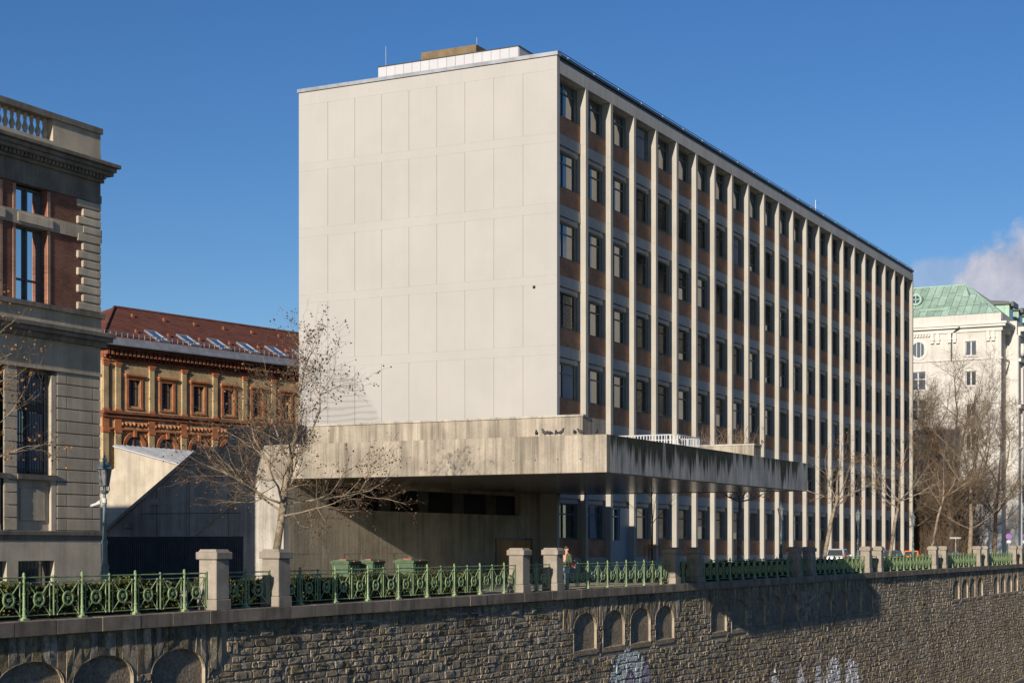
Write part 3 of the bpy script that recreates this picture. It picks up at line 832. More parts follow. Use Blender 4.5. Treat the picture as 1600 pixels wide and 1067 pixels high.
in2_m = MB().box(mx_ + .05, W - .42, .645, .655, .1, H_ - .1).mesh('curtain', 'curtain')
rb_ = random.Random(21)
rc_ = random.Random(8)
for n in range(23):
    xa = pier_x(n) + .36; w = pier_x(n + 1) - xa; sx = w / W
    for k in range(7):
        z = 2.2 + 4.15 * k; L = (xa - 130, YF - 50, z); s = (sx, 1, 1)
        if k == 0 and n == 2: continue
        inst('brick_panel', bp_m, office, L, s)
        if k: inst('concrete_band', bd_m, office, L, s)
        else: inst('plinth', pl_m, office, L, s)
        if k: inst('blind_box', bb_m, office, L, s)
        f = inst('window', fr_m, office, L, s)
        p = inst('pane', pn_m, f)
        p.location = (0, 0, 0); p.rotation_euler = (rb_.uniform(-.004, .004), 0, rb_.uniform(-.006, .006))
        row = 6 - k
        if rc_.random() < .16: inst('inner_blind', in_m, f)
        elif rc_.random() < .13: inst('curtain', in2_m, f)
        q = rb_.random()
        if (n == 0 and row == 3): inst('blind', bl_full, f)
        elif n <= 2 or row == 0:
            if row == 0 and n > 6 and q < .4: inst('blind', bl_some, f)
        elif n in (3, 4) and 1 <= row <= 5: inst('blind', bl_full, f)
        elif q < .42: inst('blind', bl_full, f)
        elif q < .62: inst('blind', (bl_half, bl_some)[q < .5], f)
    inst('blind_box', bb_m, office, (xa - 130, YF - 50, 2.2 + 4.15 * 7), (sx, 1, 1))
# ground floor door in the third bay
xa = pier_x(2) + .36
dr = part('entrance_door', MB().box(xa, xa + 1.9, YF + .3, YF + .7, 0, 2.15).box(xa + 1.9, xa + W, YF + .35, YF + .7, 0, 4.2).box(xa, xa + .12, YF + .4, YF + .7, 2.15, 4.2).box(xa + 1.75, xa + 1.9, YF + .4, YF + .7, 2.15, 4.2).box(xa + .12, xa + 1.75, YF + .4, YF + .7, 3.6, 3.7).box(xa + .12, xa + 1.75, YF + .4, YF + .7, 4.1, 4.2), 'door_grey', office)
part('pane', MB().box(xa + .12, xa + 1.75, YF + .55, YF + .6, 2.15, 4.1), 'glass', dr)
# penthouse on the roof
pt = part('penthouse', MB().box(92.06, 112, 46.5, 56.55, 30.15, 32.66), 'panel_white', office)
for i in range(16):
    a = 46.44 + i * 10.16 / 16
    part('panel', MB().box(92.0, 92.055, a + .011, a + 10.16 / 16 - .011, 30.2, 32.7), 'panel_white', pt)
for i in range(14):
    a = 92.06 + i * 1.42
    part('panel', MB().box(a + .02, a + 1.40, 46.42, 46.48, 30.2, 32.7), 'panel_white', pt)
part('capping', MB().box(91.96, 112, 46.38, 56.6, 32.705, 32.76), 'dark_metal', pt)
lb = part('lift_housing', MB().box(97, 102.5, 52.2, 55.9, 30.15, 34.35), 'zinc', office)
part('coping', MB().box(96.75, 102.75, 51.95, 56.15, 34.355, 34.85), 'brown_metal', lb)
for x, y, z in ((92.3, 56.2, 34.1), (97.3, 52.2, 35.5)):
    part('lightning_rod', MB().tube([(x, y, 32.7), (x, y, z)], .008, 5), 'steel_grey', office)
part('aerial', MB().tube([(140, 41.9, 30.3), (140, 41.9, 31.6)], .03, 5).tube([(140, 41.9, 31.4), (141.2, 41.9, 31.6)], .02, 4), 'alu', office)

# ------------------------------------------------------------------ concrete canopy building
cb = thing('canopy_building', 'low board-marked concrete entrance block with huge projecting canopy and mossy river side', 'building', (75, 40, 0))
CX, CY, CZ0, CZ1 = 61.26, 26.95, 4.79, 6.32
poly = [(CX + .05, CY + .05), (88.3, CY + .05), (88.3, 41.25), (87.05, 41.25), (87.05, 47.0), (CX + .05, 47.0)]
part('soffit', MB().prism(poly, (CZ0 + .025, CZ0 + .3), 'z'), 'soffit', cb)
part('roof_deck', MB().prism(poly, (5.75, 5.85), 'z'), 'conc_dark', cb)
part('entrance_fascia', MB().box(CX, CX + .4, CY, 47.1, CZ0, CZ1), 'conc', cb, bevel=.015)
part('river_fascia', MB().box(CX + .402, 88.0, CY, CY + .4, CZ0, CZ1), 'conc_moss', cb, bevel=.015)
part('street_fascia', MB().box(88.002, 88.4, CY, 41.3, CZ0, CZ1), 'conc_moss', cb, bevel=.015)
r_ = random.Random(3)
hole = MB().prism([(.028 * math.cos(a * math.pi / 4), .028 * math.sin(a * math.pi / 4)) for a in range(8)], (-.004, .004), 'x').mesh('tie_hole', 'black')
for y in [28.1 + 1.02 * i for i in range(13)]:
    inst('tie_hole', hole, cb, (CX - 75, y - 40, 5.35 + r_.uniform(-.01, .01)))
# upper parapet set back on the canopy roof
part('upper_parapet', MB().box(66, 66.42, 30.18, 49.2, 5.85, 7.47), 'conc', cb)
part('parapet_return', MB().box(66.422, 68.5, 30.18, 30.5, 5.85, 7.47), 'conc', cb)
part('parapet_coping', MB().box(65.94, 66.48, 30.12, 49.2, 7.474, 7.56), 'conc_dark', cb)
# planter and rail on the canopy roof
pl = thing('planter', 'pale concrete planter wall on the canopy roof beside the white rail', 'planter', (87.4, 31, 6.1))
part('trough', MB().box(87.0, 87.2, 29.5, 33.6, 5.85, 7.3).box(87.2, 88.2, 29.5, 29.7, 5.85, 7.3).box(87.2, 88.2, 33.4, 33.6, 5.85, 7.3), 'conc', pl)
part('edge', MB().box(86.96, 88.24, 29.46, 33.64, 7.304, 7.4), 'conc_dark', pl)
tw = MB(); rp = random.Random(4)
for i in range(60):
    y, x = rp.uniform(29.7, 33.2), rp.uniform(87.3, 88); h = rp.uniform(.3, 1.3)
    tw.tube([(x, y, 7.3), (x + rp.uniform(-.2, .2), y + rp.uniform(-.3, .3), 7.3 + h * .6), (x + rp.uniform(-.4, .4), y + rp.uniform(-.5, .5), 7.3 + h)], [.012, .008, .004], 4)
tag(part('dry_shrub', tw, 'twig', pl), kind='stuff')
wr = thing('roof_rail', 'white barred guard rail with a rounded corner on the canopy roof', 'railing', (76.7, 30, 5.85))
path = [(76.7, 34.6)] + [(76.7, 30.5)] + [(76.7 + .5 - .5 * math.cos(a), 30.5 - .5 * math.sin(a)) for a in (.4, .8, 1.2, 1.57)] + [(79.9, 30)] + [(79.9 + .5 * math.sin(a), 30.5 - .5 * math.cos(a)) for a in (.4, .8, 1.2, 1.57)] + [(80.4, 34.6)]
part('top_rail', MB().tube([(x, y, 7.3) for x, y in path], .03, 5), 'white_metal', wr)
part('low_rail', MB().tube([(x, y, 6.4) for x, y in path], .02, 5), 'white_metal', wr)
bar = MB().box(-.022, .022, -.022, .022, -1.42, 0).mesh('bar', 'white_metal')
acc = 0
for (xa, ya), (xb, yb) in zip(path[:-1], path[1:]):
    L = math.hypot(xb - xa, yb - ya); d = -acc; step = .30 if abs(yb - ya) < .01 else .16
    while d < L:
        if d >= 0: inst('bar', bar, wr, (xa + (xb - xa) * d / L - 76.7, ya + (yb - ya) * d / L - 30, 7.29 - 5.85))
        d += step
    acc = 0
# wall under the canopy: cast panels with seams
WYB = 42.6
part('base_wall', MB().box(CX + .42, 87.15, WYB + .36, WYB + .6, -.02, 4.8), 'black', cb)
xs = [CX + .405 + 1.512 * i for i in range(18)]; xs[-1] = 87.15
slots = [(64.9, 69.8), (70.82, 73.61), (74.59, 77.26), (78.39, 81.05), (82.12, 84.65)]
for i in range(17):
    for a, b in ((-.02, 1.45), (1.455, 3.1), (3.105, 3.52)):
        if 81.2 < (xs[i] + xs[i + 1]) / 2 < 86.2 and b < 2.0: continue
        part('cast_panel', MB().box(xs[i] + .004, xs[i + 1] - .004, WYB + (.0 if (i + int(a)) % 3 else .006), WYB + .36, a, b), 'conc_wall', cb)
part('lintel', MB().box(CX + .405, 87.15, WYB + .002, WYB + .36, 4.62, 4.81), 'conc_wall', cb)
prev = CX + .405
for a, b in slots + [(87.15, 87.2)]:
    part('mullion_block', MB().box(prev, a, WYB + (.002 if prev < 63 or prev > 84 else .25), WYB + .36, 3.525, 4.616), 'conc_wall' if prev < 63 or prev > 84 else 'slot_shade_concrete', cb); prev = b
part('cast_panel', MB().box(xs[13] + .004, 81.69, WYB + .003, WYB + .36, -.02, 1.45), 'conc_wall', cb)
part('cast_panel', MB().box(86.05, 87.15, WYB + .003, WYB + .36, -.02, 1.45), 'conc_wall', cb)
bd = part('brown_door', MB().box(81.72, 84.0, WYB - .03, WYB + .2, -.02, 2.14).box(84.02, 86.02, WYB - .02, WYB + .2, -.02, 2.14), 'door_brown', cb)
part('door_frame', MB().box(81.6, 86.12, WYB - .05, WYB + .1, 2.145, 2.25).box(81.6, 81.7, WYB - .05, WYB + .1, -.02, 2.145).box(86.03, 86.12, WYB - .05, WYB + .1, -.02, 2.145), 'dark_metal', cb)
# long wall facing upstream, with gate and sloping flank
part('flank_wall', MB().prism([(WYB, -.02), (44.8, -.02), (44.8, 2.27), (52.95, 2.27), (49.24, 4.786), (WYB, 4.786)], (CX, CX + .4), 'x'), 'conc_dark', cb)
part('flank_wall', MB().prism([(47.105, 4.79), (49.23, 4.79), (47.105, 6.2)], (CX, CX + .4), 'x'), 'conc_dark', cb)
sc_ = MB()
for a, b in (((47.1, 6.22), (52.95, 2.30)),):
    sc_.prism([a, b, (b[0] + .02, b[1] + .16), (a[0] + .02, a[1] + .16)], (CX - .12, CX + .5), 'x')
part('sloping_coping', sc_, 'conc_dark', cb)
part('stair_edge', MB().prism([(44.25, 4.42), (47.4, 2.31), (47.55, 2.31), (44.25, 4.55)], (CX - .10, CX), 'x'), 'conc_dark', cb)
for y0_, z0_ in ((48.2, 5.22), (50.0, 4.02), (51.6, 2.95)):
    part('beam_end', MB().box(CX - .18, CX, y0_ - .45, y0_, z0_ - .28, z0_ - .02), 'conc_dark', cb)
for z_ in (3.3,):
    part('form_seam', MB().box(CX - .004, CX + .1, 44.9, 50.6, z_, z_ + .025), 'black', cb)
for y_ in (45.6, 47.8, 49.7):
    part('form_seam', MB().box(CX - .004, CX + .1, y_, y_ + .02, 2.3, min(4.7, 4.7 - (y_ - 49.3) * .7)), 'black', cb)
gt = part('yard_gate', MB().box(CX + .1, CX + .16, 44.85, 52.9, 2.12, 2.26).box(CX + .1, CX + .16, 44.85, 52.9, 0, .1).box(CX + .2, CX + .25, 44.8, 52.9, -.02, 2.26), 'gate', cb)
sm = MB()
for i in range(66): sm.box(CX + .08, CX + .12, 44.88 + i * .122, 44.88 + i * .122 + .07, .02, 2.2)
tag(part('gate_slats', sm, 'gate', gt), kind='stuff')
# metal roofed outbuilding behind
ob = thing('outbuilding', 'cracked plaster outbuilding with a pale standing seam metal roof behind the sloping wall', 'building', (90, 69, 0))
rz = lambda y: 8.30 - .245 * (73.2 - y)
part('gable_wall', MB().prism([(60.5, -.02), (73.2, -.02), (73.2, rz(73.2)), (60.5, rz(60.5))], (86.0, 86.3), 'x'), 'stucco_pale', ob)
part('side_wall', MB().box(86.02, 86.3, 73.205, 76, -.02, 6.9), 'stucco_pale', ob)
part('body', MB().prism([(60.5, -.02), (73.2, -.02), (73.2, rz(73.2) - .05), (60.5, rz(60.5) - .05)], (86.31, 99.8), 'x'), 'stucco', ob)
rf = part('metal_roof', MB().prism([(60.3, rz(60.3) + .004), (73.3, rz(73.3) + .004), (73.3, rz(73.3) + .10), (60.3, rz(60.3) + .10)], (85.85, 100), 'x'), 'panel_white', ob)
for i in range(26):
    x = 86.1 + i * .54
    part('seam', MB().prism([(60.3, rz(60.3) + .10), (73.3, rz(73.3) + .10), (73.3, rz(73.3) + .19), (60.3, rz(60.3) + .19)], (x, x + .08), 'x'), 'zinc', rf)

# ------------------------------------------------------------------ grey palace at the near end
PY0 = 43.0; PX1 = 49.66; PXL = 30.0
pal = thing('palace', 'grey stucco and red brick palace with balustrade, quoins and rusticated base', 'building', (42, 50, 0))
part('body', MB().box(PXL - 8, PX1 - .06, PY0 + .62, 72, -.02, 15.9), 'stucco', pal)
def course(name, z0, z1, out, mat, xl=PXL, bevel=0.0, back=.6):
    return part(name, MB().box(xl, PX1 + out, PY0 - out, PY0 + back, z0, z1), mat, pal, bevel=bevel)
course('attic_wall', 16.45, 16.76, .02, 'stucco')
part('parapet_panel', MB().box(47.06, PX1, PY0, PY0 + .5, 16.764, 17.58), 'stucco', pal)
part('parapet_side', MB().box(PX1 - .5, PX1, PY0 + .502, 62, 16.764, 17.58), 'stucco', pal)
course('parapet_coping', 17.584, 17.80, .07, 'cornice', back=.58)
bal = MB().lathe([(.10, 0), (.10, .07), (.06, .1), (.075, .16), (.115, .27), (.10, .36), (.06, .46), (.055, .56), (.085, .62), (.06, .66), (.10, .72), (.10, .815)], n=10).mesh('baluster', 'stucco_pale', smooth=True)
for i in range(46): inst('baluster', bal, pal, (46.86 - .33 * i - 42, PY0 + .25 - 50, 16.764))
for k, (a, b, o_) in enumerate(((16.30, 16.45, .56), (16.14, 16.296, .44), (15.99, 16.136, .36), (15.72, 15.84, .10), (14.92, 15.22, .03), (15.225, 15.716, .0))):
    course('cornice_moulding', a, b, o_, 'cornice', bevel=.02 if k < 3 else 0)
den = MB().box(-.055, .055, -.16, 0, 0, .14).mesh('dentil', 'cornice')
course('dentil_bed', 15.845, 15.985, .08, 'cornice')
for i in range(80): inst('dentil', den, pal, (PX1 - .02 - .2 * i - 42, PY0 - .08 - 50, 15.845))
# brick storey
WIN = [(45.16 - 2.42 * k, 46.78 - 2.42 * k) for k in range(6)]
def facing(name, z0, z1, mat, y=PY0 + .03):
    prev = PX1 - .3
    for a, b in WIN:
        part(name, MB().box(b, prev, y, PY0 + .6, z0, z1), mat, pal); prev = a
    part(name, MB().box(PXL, prev, y, PY0 + .6, z0, z1), mat, pal)
facing('brick_pier', 13.92, 14.916, 'brick_red'); facing('brick_pier', 10.70, 13.42, 'brick_red')
course('stone_band', 13.424, 13.916, .035, 'stucco')
course('window_sill', 10.52, 10.696, .14, 'cornice')
course('sill_wall', 9.95, 10.516, .02, 'stucco')
for a, b in WIN:
    part('band_panel', MB().box(a + .02, b + .22, PY0 - .075, PY0 - .035, 13.5, 13.84), 'stucco_pale', pal, bevel=.02)
    for z0, z1 in ((13.92, 14.85), (10.70, 13.42)):
        part('brick_reveal', MB().box(b, b + .14, PY0 + .005, PY0 + .03, z0, z1), 'brick_reveal', pal)
        part('brick_reveal', MB().box(a - .14, a, PY0 + .005, PY0 + .03, z0, z1), 'brick_reveal', pal)
        f = MB(); ya, yb = PY0 + .30, PY0 + .40; mid = (a + b) / 2
        f.box(a, a + .08, ya, yb, z0, z1).box(b - .08, b, ya, yb, z0, z1).box(mid - .045, mid + .045, ya - .03, yb, z0, z1).box(a + .08, mid - .045, ya, yb, z1 - .08, z1).box(mid + .045, b - .08, ya, yb, z1 - .08, z1).box(a + .08, mid - .045, ya, yb, z0, z0 + .08).box(mid + .045, b - .08, ya, yb, z0, z0 + .08)
        if z1 < 13.5: f.box(a + .08, b - .08, ya, yb, z0 + .78, z0 + .84)
        w_ = part('window', f, 'window_frame', pal)
        part('pane', MB().add([(a + .05, yb - .02, z0), (b - .05, yb - .02, z0), (b - .05, yb - .02, z1), (a + .05, yb - .02, z1)], [(0, 1, 2, 3)]), 'glass_sky', w_)
for i in range(13):
    z1 = 14.90 - i * .323
    wq = 48.34 if i % 2 == 0 else 48.62
    part('quoin', MB().box(wq, PX1, PY0 - .05, PY0 + .6, z1 - .29, z1), 'stucco_pale', pal, bevel=.035)
part('quoin_back', MB().box(48.7, PX1 - .03, PY0 - .0, PY0 + .6, 10.7, 14.9), 'stucco', pal)
# middle cornice and frieze
for k, (a, b, o_) in enumerate(((9.78, 9.946, .42), (9.62, 9.776, .34), (9.42, 9.616, .16), (8.42, 9.416, .0), (8.30, 8.416, .04))):
    course('string_cornice', a, b, o_, 'cornice' if k < 3 else 'stucco', bevel=.015 if k < 2 else 0)
# rusticated storey
part('rustic_back', MB().box(PXL, PX1 - .04, PY0 + .45, PY0 + .62, -.02, 8.3), 'stucco', pal)
WIN2 = [(45.25 - 2.42 * k, 46.98 - 2.42 * k) for k in range(6)]
rh = (8.30 - 2.40) / 13
for i in range(13):
    z0 = 2.40 + i * rh + .018; z1 = 2.40 + (i + 1) * rh - .018
    cuts = [47.26, 47.8, PX1] if i % 2 == 0 else [47.26, 49.22, PX1]
    for a, b in zip(cuts[:-1], cuts[1:]):
        part('rustic_block', MB().box(a + .012, b - (.012 if b < PX1 else 0), PY0, PY0 + .06, z0, z1), 'stucco', pal, bevel=.012)
    for (a, b) in WIN2[:]:
        part('rustic_block', MB().box(a - .66, a - .03, PY0, PY0 + .06, z0, z1), 'stucco', pal, bevel=.012)
part('rustic_core', MB().box(47.22, PX1 - .03, PY0 + .035, PY0 + .45, 2.40, 8.3), 'cornice', pal)
for a, b in WIN2:
    part('rustic_core', MB().box(a - .69, a, PY0 + .035, PY0 + .45, 2.40, 8.3), 'cornice', pal)
    part('jamb', MB().box(b, b + .24, PY0 + .01, PY0 + .45, 2.4, 8.12), 'stucco_pale', pal)
    f = MB(); ya = PY0 + .36; mid = (a + b) / 2
    f.box(a, a + .09, ya, ya + .08, 4.45, 8.15).box(b - .09, b, ya, ya + .08, 4.45, 8.15).box(mid - .06, mid + .06, ya, ya + .08, 4.45, 8.15)
    f.box(a + .09, b - .09, ya - .01, ya + .08, 6.75, 7.05).box(a + .09, b - .09, ya - .01, ya + .08, 5.55, 5.62).box(a + .09, b - .09, ya, ya + .08, 4.45, 4.56).box(a + .09, b - .09, ya, ya + .08, 8.04, 8.15)
    w_ = part('tall_window', f, 'dark_metal', pal)
    part('pane', MB().add([(a, ya + .06, 4.45), (b, ya + .06, 4.45), (b, ya + .06, 8.15), (a, ya + .06, 8.15)], [(0, 1, 2, 3)]), 'glass', w_)
    part('curtain', MB().box(a + .12, mid - .08, ya + .03, ya + .05, 4.56, 5.5).box(mid + .08, b - .1, ya + .03, ya + .05, 4.56, 6.7).box(a + .12, mid - .08, ya + .03, ya + .05, 7.08, 8.0).box(mid + .08, b - .1, ya + .03, ya + .05, 7.08, 8.0), 'curtain', w_)
    g = MB()
    for i in range(13): g.box(a + .06 + i * (b - a - .12) / 12 - .012, a + .06 + i * (b - a - .12) / 12 + .012, PY0 + .14, PY0 + .165, 4.45, 8.15)
    for z_ in (4.6, 5.9, 7.1): g.box(a, b, PY0 + .16, PY0 + .18, z_, z_ + .03)
    part('grille', g, 'dark_metal', w_)
    part('window_ledge', MB().box(a - .04, b + .28, PY0 - .05, PY0 + .44, 4.25, 4.44), 'cornice', pal)
    part('apron', MB().box(a, b, PY0 + .14, PY0 + .44, 2.4, 4.246), 'stucco', pal)
    part('apron_panel', MB().box(a + .22, b - .22, PY0 + .09, PY0 + .14, 2.75, 3.95), 'stucco', pal, bevel=.03)
course('base_moulding', 2.22, 2.396, .10, 'cornice', bevel=.02)
course('base_moulding', 2.05, 2.216, .04, 'cornice')
prev = PX1
for a, b in [(x, y_ + .12) for x, y_ in WIN2]:
    part('base_wall', MB().box(b, prev, PY0 - .02, PY0 + .6, -.02, 2.046), 'stucco_pale', pal)
    part('base_wall', MB().box(a, b, PY0 - .02, PY0 + .6, 1.30, 2.046), 'stucco_pale', pal)
    bw = part('basement_window', MB().box(a, b, PY0 + .3, PY0 + .36, .35, 1.3), 'glass', pal)
    g = MB()
    for i in range(10): g.box(a + .1 + i * .19, a + .125 + i * .19, PY0 + .2, PY0 + .225, .35, 1.3)
    part('grille', g, 'dark_metal', bw)
    part('base_wall', MB().box(a, b, PY0 - .02, PY0 + .6, -.02, .346), 'stucco_pale', pal)
    prev = a
part('base_wall', MB().box(PXL, prev, PY0 - .02, PY0 + .6, -.02, 2.046), 'stucco_pale', pal)

# ------------------------------------------------------------------ red roofed brick building behind
rbd = thing('brick_building', 'yellow brick building with terracotta trim and red tiled roof behind the yard', 'building', (105.2, 90.9, 0), rad(-9.9))
def rp_(name, mb, mat, parent=None, **k): return part(name, mb, mat, parent or rbd, world=False, **k)
S0, S1 = 0.0, 34.0
rp_('body', MB().box(S0 + .1, S1, .5, 13, -.1, 17.9), 'brick_yellow')
WC = [3.3 + 3.53 * i for i in range(9)]; PC = [1.55 + 3.56 * i for i in range(10)]
# upper storey wall with window openings
prev = S0
for c in WC:
    a, b = c - .62, c + .62
    rp_('brick_wall', MB().box(prev, a, 0, .5, 12.78, 16.84), 'brick_yellow'); prev = b
    rp_('brick_wall', MB().box(a, b, 0, .5, 15.46, 16.84), 'brick_yellow'); rp_('brick_wall', MB().box(a, b, 0, .5, 12.78, 13.3), 'brick_yellow')
    f = MB().box(a, a + .07, .22, .3, 13.3, 15.46).box(b - .07, b, .22, .3, 13.3, 15.46).box(c - .035, c + .035, .2, .3, 13.3, 15.46).box(a + .07, b - .07, .2, .3, 14.75, 14.83).box(a + .07, b - .07, .22, .3, 15.39, 15.46).box(a + .07, b - .07, .22, .3, 13.3, 13.37)
    w_ = rp_('window', f, 'dark_metal')
    rp_('pane', MB().box(a, b, .28, .31, 13.3, 15.46), 'glass', w_)
    rp_('surround', MB().box(a - .26, a, -.08, .2, 13.15, 15.5).box(b, b + .26, -.08, .2, 13.15, 15.5).box(a, b, -.08, .2, 15.46, 15.62).box(a - .26, b + .26, -.10, 0, 13.02, 13.15), 'terracotta', w_)
    rp_('hood', MB().box(a - .42, b + .42, -.26, .0, 15.76, 15.92).box(a - .34, b + .34, -.16, 0, 15.625, 15.756), 'terracotta', w_)
rp_('brick_wall', MB().box(prev, S1, 0, .5, 12.78, 16.84), 'brick_yellow')
for c in [.28] + PC:
    rp_('pilaster', MB().box(c - .25, c + .25, -.14, 0, 12.95, 16.45), 'brick_yellow')
    rp_('capital', MB().box(c - .3, c + .3, -.2, 0, 16.452, 16.62).box(c - .35, c + .35, -.24, 0, 16.622, 16.74).box(c - .33, c + .33, -.2, 0, 12.78, 12.948), 'terracotta')
rp_('architrave', MB().box(S0, S1, -.12, .5, 16.842, 17.05), 'terracotta')
rp_('cornice', MB().box(S0 - .5, S1, -.75, .5, 17.78, 18.0), 'terra_dark')
rp_('bracket_bed', MB().box(S0, S1, -.05, .5, 17.052, 17.776), 'terra_dark')
bk = MB()
for i in range(76): bk.box(S0 + .05 + i * .45, S0 + .27 + i * .45, -.62, -.05, 17.32, 17.776).box(S0 + .1 + i * .45, S0 + .22 + i * .45, -.3, -.05, 17.1, 17.318)
tag(rp_('brackets', bk, 'terra_dark'), kind='stuff')
rp_('string_course', MB().box(S0 - .1, S1, -.35, .5, 12.56, 12.776).box(S0 - .1, S1, -.2, .5, 12.25, 12.556), 'terra_dark')
rp_('frieze', MB().box(S0, S1, .02, .5, 11.42, 12.248), 'brick_yellow')
fz = MB(); rr = random.Random(9)
for i in range(9):
    c = WC[i]
    for k in range(7):
        x = c - 1.25 + k * .42; fz.lathe([(.02, -.0), (.16, .08), (.18, .2), (.1, .32), (.02, .36)], (x, 0, 11.6 + rr.uniform(-.05, .05)), 7)
tag(rp_('frieze_relief', fz, 'terracotta'), kind='stuff')
rp_('frieze_moulding', MB().box(S0, S1, -.12, .5, 11.28, 11.418), 'terracotta')
for c in [.28] + PC:
    rp_('pilaster', MB().box(c - .3, c + .3, -.12, .1, 5, 11.0), 'brick_yellow')
    rp_('capital', MB().box(c - .36, c + .36, -.18, .1, 11.002, 11.276), 'terracotta')
    rp_('frieze_block', MB().box(c - .34, c + .34, -.1, .02, 11.42, 12.248), 'terracotta')
rp_('lower_wall', MB().box(S0, S1, .12, .5, -.1, 11.278), 'brick_yellow')
for c in WC:
    R1, R0, zc = 1.2, .85, 9.95; K = 10
    poly = [(c + R1 * math.cos(math.pi * k / K), zc + R1 * math.sin(math.pi * k / K)) for k in range(K + 1)]
    inn = [(c + R0 * math.cos(math.pi * k / K), zc + R0 * math.sin(math.pi * k / K)) for k in range(K + 1)]
    mb = MB()
    for k in range(K):
        mb.hexa([(*[poly[k][0]], -.1, poly[k][1]), (poly[k + 1][0], -.1, poly[k + 1][1]), (inn[k + 1][0], -.06, inn[k + 1][1]), (inn[k][0], -.06, inn[k][1])],
                [(poly[k][0], .12, poly[k][1]), (poly[k + 1][0], .12, poly[k + 1][1]), (inn[k + 1][0], .12, inn[k + 1][1]), (inn[k][0], .12, inn[k][1])])
    mb.box(c - R1, c - R0, -.1, .12, 5, zc).box(c + R0, c + R1, -.1, .12, 5, zc).box(c - .14, c + .14, -.2, .1, zc + R0 - .05, zc + R1 + .12)
    ar = rp_('arch', mb, 'terracotta')
    rp_('pane', MB().prism(inn + [(c - R0, 5), (c + R0, 5)], (.09, .115), 'y'), 'glass', ar)
    rp_('tracery', MB().box(c - .05, c + .05, .04, .09, 5, zc + .8).box(c - R0, c + R0, .04, .09, zc - .05, zc + .06), 'terra_dark', ar)
    for q in (-1.42, 1.42):
        if c + q > S0: rp_('roundel', MB().disc_y(c + q, .02, 10.75, .24, .1, 12, .12), 'terracotta')
# roof
ez, rzv, rdp = 18.62, 22.35, 6.0
sl_of = (rzv - ez) / (rdp + .7)
rf = rp_('roof', MB().add([(S0 - .6, -.7, ez), (S1, -.7, ez), (S1, rdp, rzv), (S0 + 6.2, rdp, rzv), (S0 - .6, 12.7, ez), (S1, 12.7, ez)], [(0, 1, 2, 3), (0, 3, 4), (3, 2, 5, 4)]), 'roof_tile')
rp_('ridge_tiles', MB().tube([(S0 + 6.2, rdp, rzv), (S1, rdp, rzv)], .14, 6).tube([(S0 - .6, -.7, ez), (S0 + 6.2, rdp, rzv)], .14, 6), 'roof_tile', rf)
rp_('gutter', MB().prism([(-1.05, 18.02), (-.72, 18.02), (-.45, 18.72), (-.68, 18.72)], (S0 - .8, S1), 'x').box(S0 - .8, S1, -1.08, -.9, 18.03, 18.14), 'zinc', rf)
sg = MB()
for dz in (.05, .25): sg.tube([(S0, -.25, 18.98 + dz), (S1, -.25, 18.98 + dz)], .03, 4)
for i in range(57): sg.tube([(S0 + .6 * i, -.25, 18.8), (S0 + .6 * i, -.25, 19.25)], .02, 4)
rp_('snow_guard', sg, 'zinc', rf)
for i in range(8):
    a, b = 5.65 + 3.53 * i, 6.9 + 3.53 * i
    P = lambda s, d, up: (s, d - up * .49, ez + (d + .7) * sl_of + up * .87)
    mb = MB(); d0, d1 = -.35, 1.55
    for (u0, u1, v0, v1) in ((a, a + .12, d0, d1), (b - .12, b, d0, d1), (a + .12, b - .12, d0, d0 + .12), (a + .12, b - .12, d1 - .12, d1)):
        mb.hexa([P(u0, v0, -.02), P(u1, v0, -.02), P(u1, v1, -.02), P(u0, v1, -.02)], [P(u0, v0, .16), P(u1, v0, .16), P(u1, v1, .16), P(u0, v1, .16)])
    k_ = rp_('skylight', mb, 'zinc')
    rp_('pane', MB().add([P(a + .1, d0 + .1, .1), P(b - .1, d0 + .1, .1), P(b - .1, d1 - .1, .1), P(a + .1, d1 - .1, .1)], [(0, 1, 2, 3)]), 'glass_sky', k_)
vent = MB().box(-.12, .12, -.1, .12, 0, .32).mesh('roof_vent', 'terra_dark')
for i in range(8):
    for d_, s_ in ((4.3, 6.8), (1.0, 4.4)):
        inst('roof_vent', vent, rf, (s_ + 3.53 * i, d_, ez + (d_ + .7) * sl_of - .03))

# ------------------------------------------------------------------ pale corner palace at the far end
cp = thing('corner_palace', 'tall cream corner palace with a green copper roof at the far end', 'building', (215, 45, 0))
FX = 205.0; FY = 38.4
part('body', MB().box(FX + .5, 290, FY + .4, 62, -.1, 29.5), 'cream', cp)
part('wing', MB().box(210.2, 300, 37.5, FY + .39, -.1, 29.3), 'cream', cp)
wins = [(42.0, 1.35, 24.75, 26.5), (42.0, 1.3, 21.1, 22.85), (42.0, 1.3, 17.4, 18.85), (41.9, 1.1, 2.8, 4.65), (42.0, 1.3, 13.2, 15.2), (42.0, 1.3, 8.8, 10.8),
        (48.4, 1.9, 20.8, 23.05), (48.4, 1.9, 17.1, 19.6), (48.4, 1.9, 13, 15.4), (48.4, 1.9, 8.8, 11)]
def wall_x(x, y0, y1, z0, z1, openings, mat, thick=.5):
    """a wall in the plane x with rectangular openings"""
    cols = sorted({y0, y1, *[c - w / 2 for c, w, a, b in openings], *[c + w / 2 for c, w, a, b in openings]})
    mb = MB()
    for a, b in zip(cols[:-1], cols[1:]):
        m_ = (a + b) / 2; z = z0
        for c, w, o0, o1 in sorted((o for o in openings if o[0] - o[1] / 2 < m_ < o[0] + o[1] / 2), key=lambda o: o[2]):
            if o0 > z: mb.box(x, x + thick, a, b, z, o0)
            z = o1
        if z < z1: mb.box(x, x + thick, a, b, z, z1)
    return mb
part('front_wall', wall_x(FX, FY, 62, -.1, 29.0, wins, 'cream'), 'cream', cp)
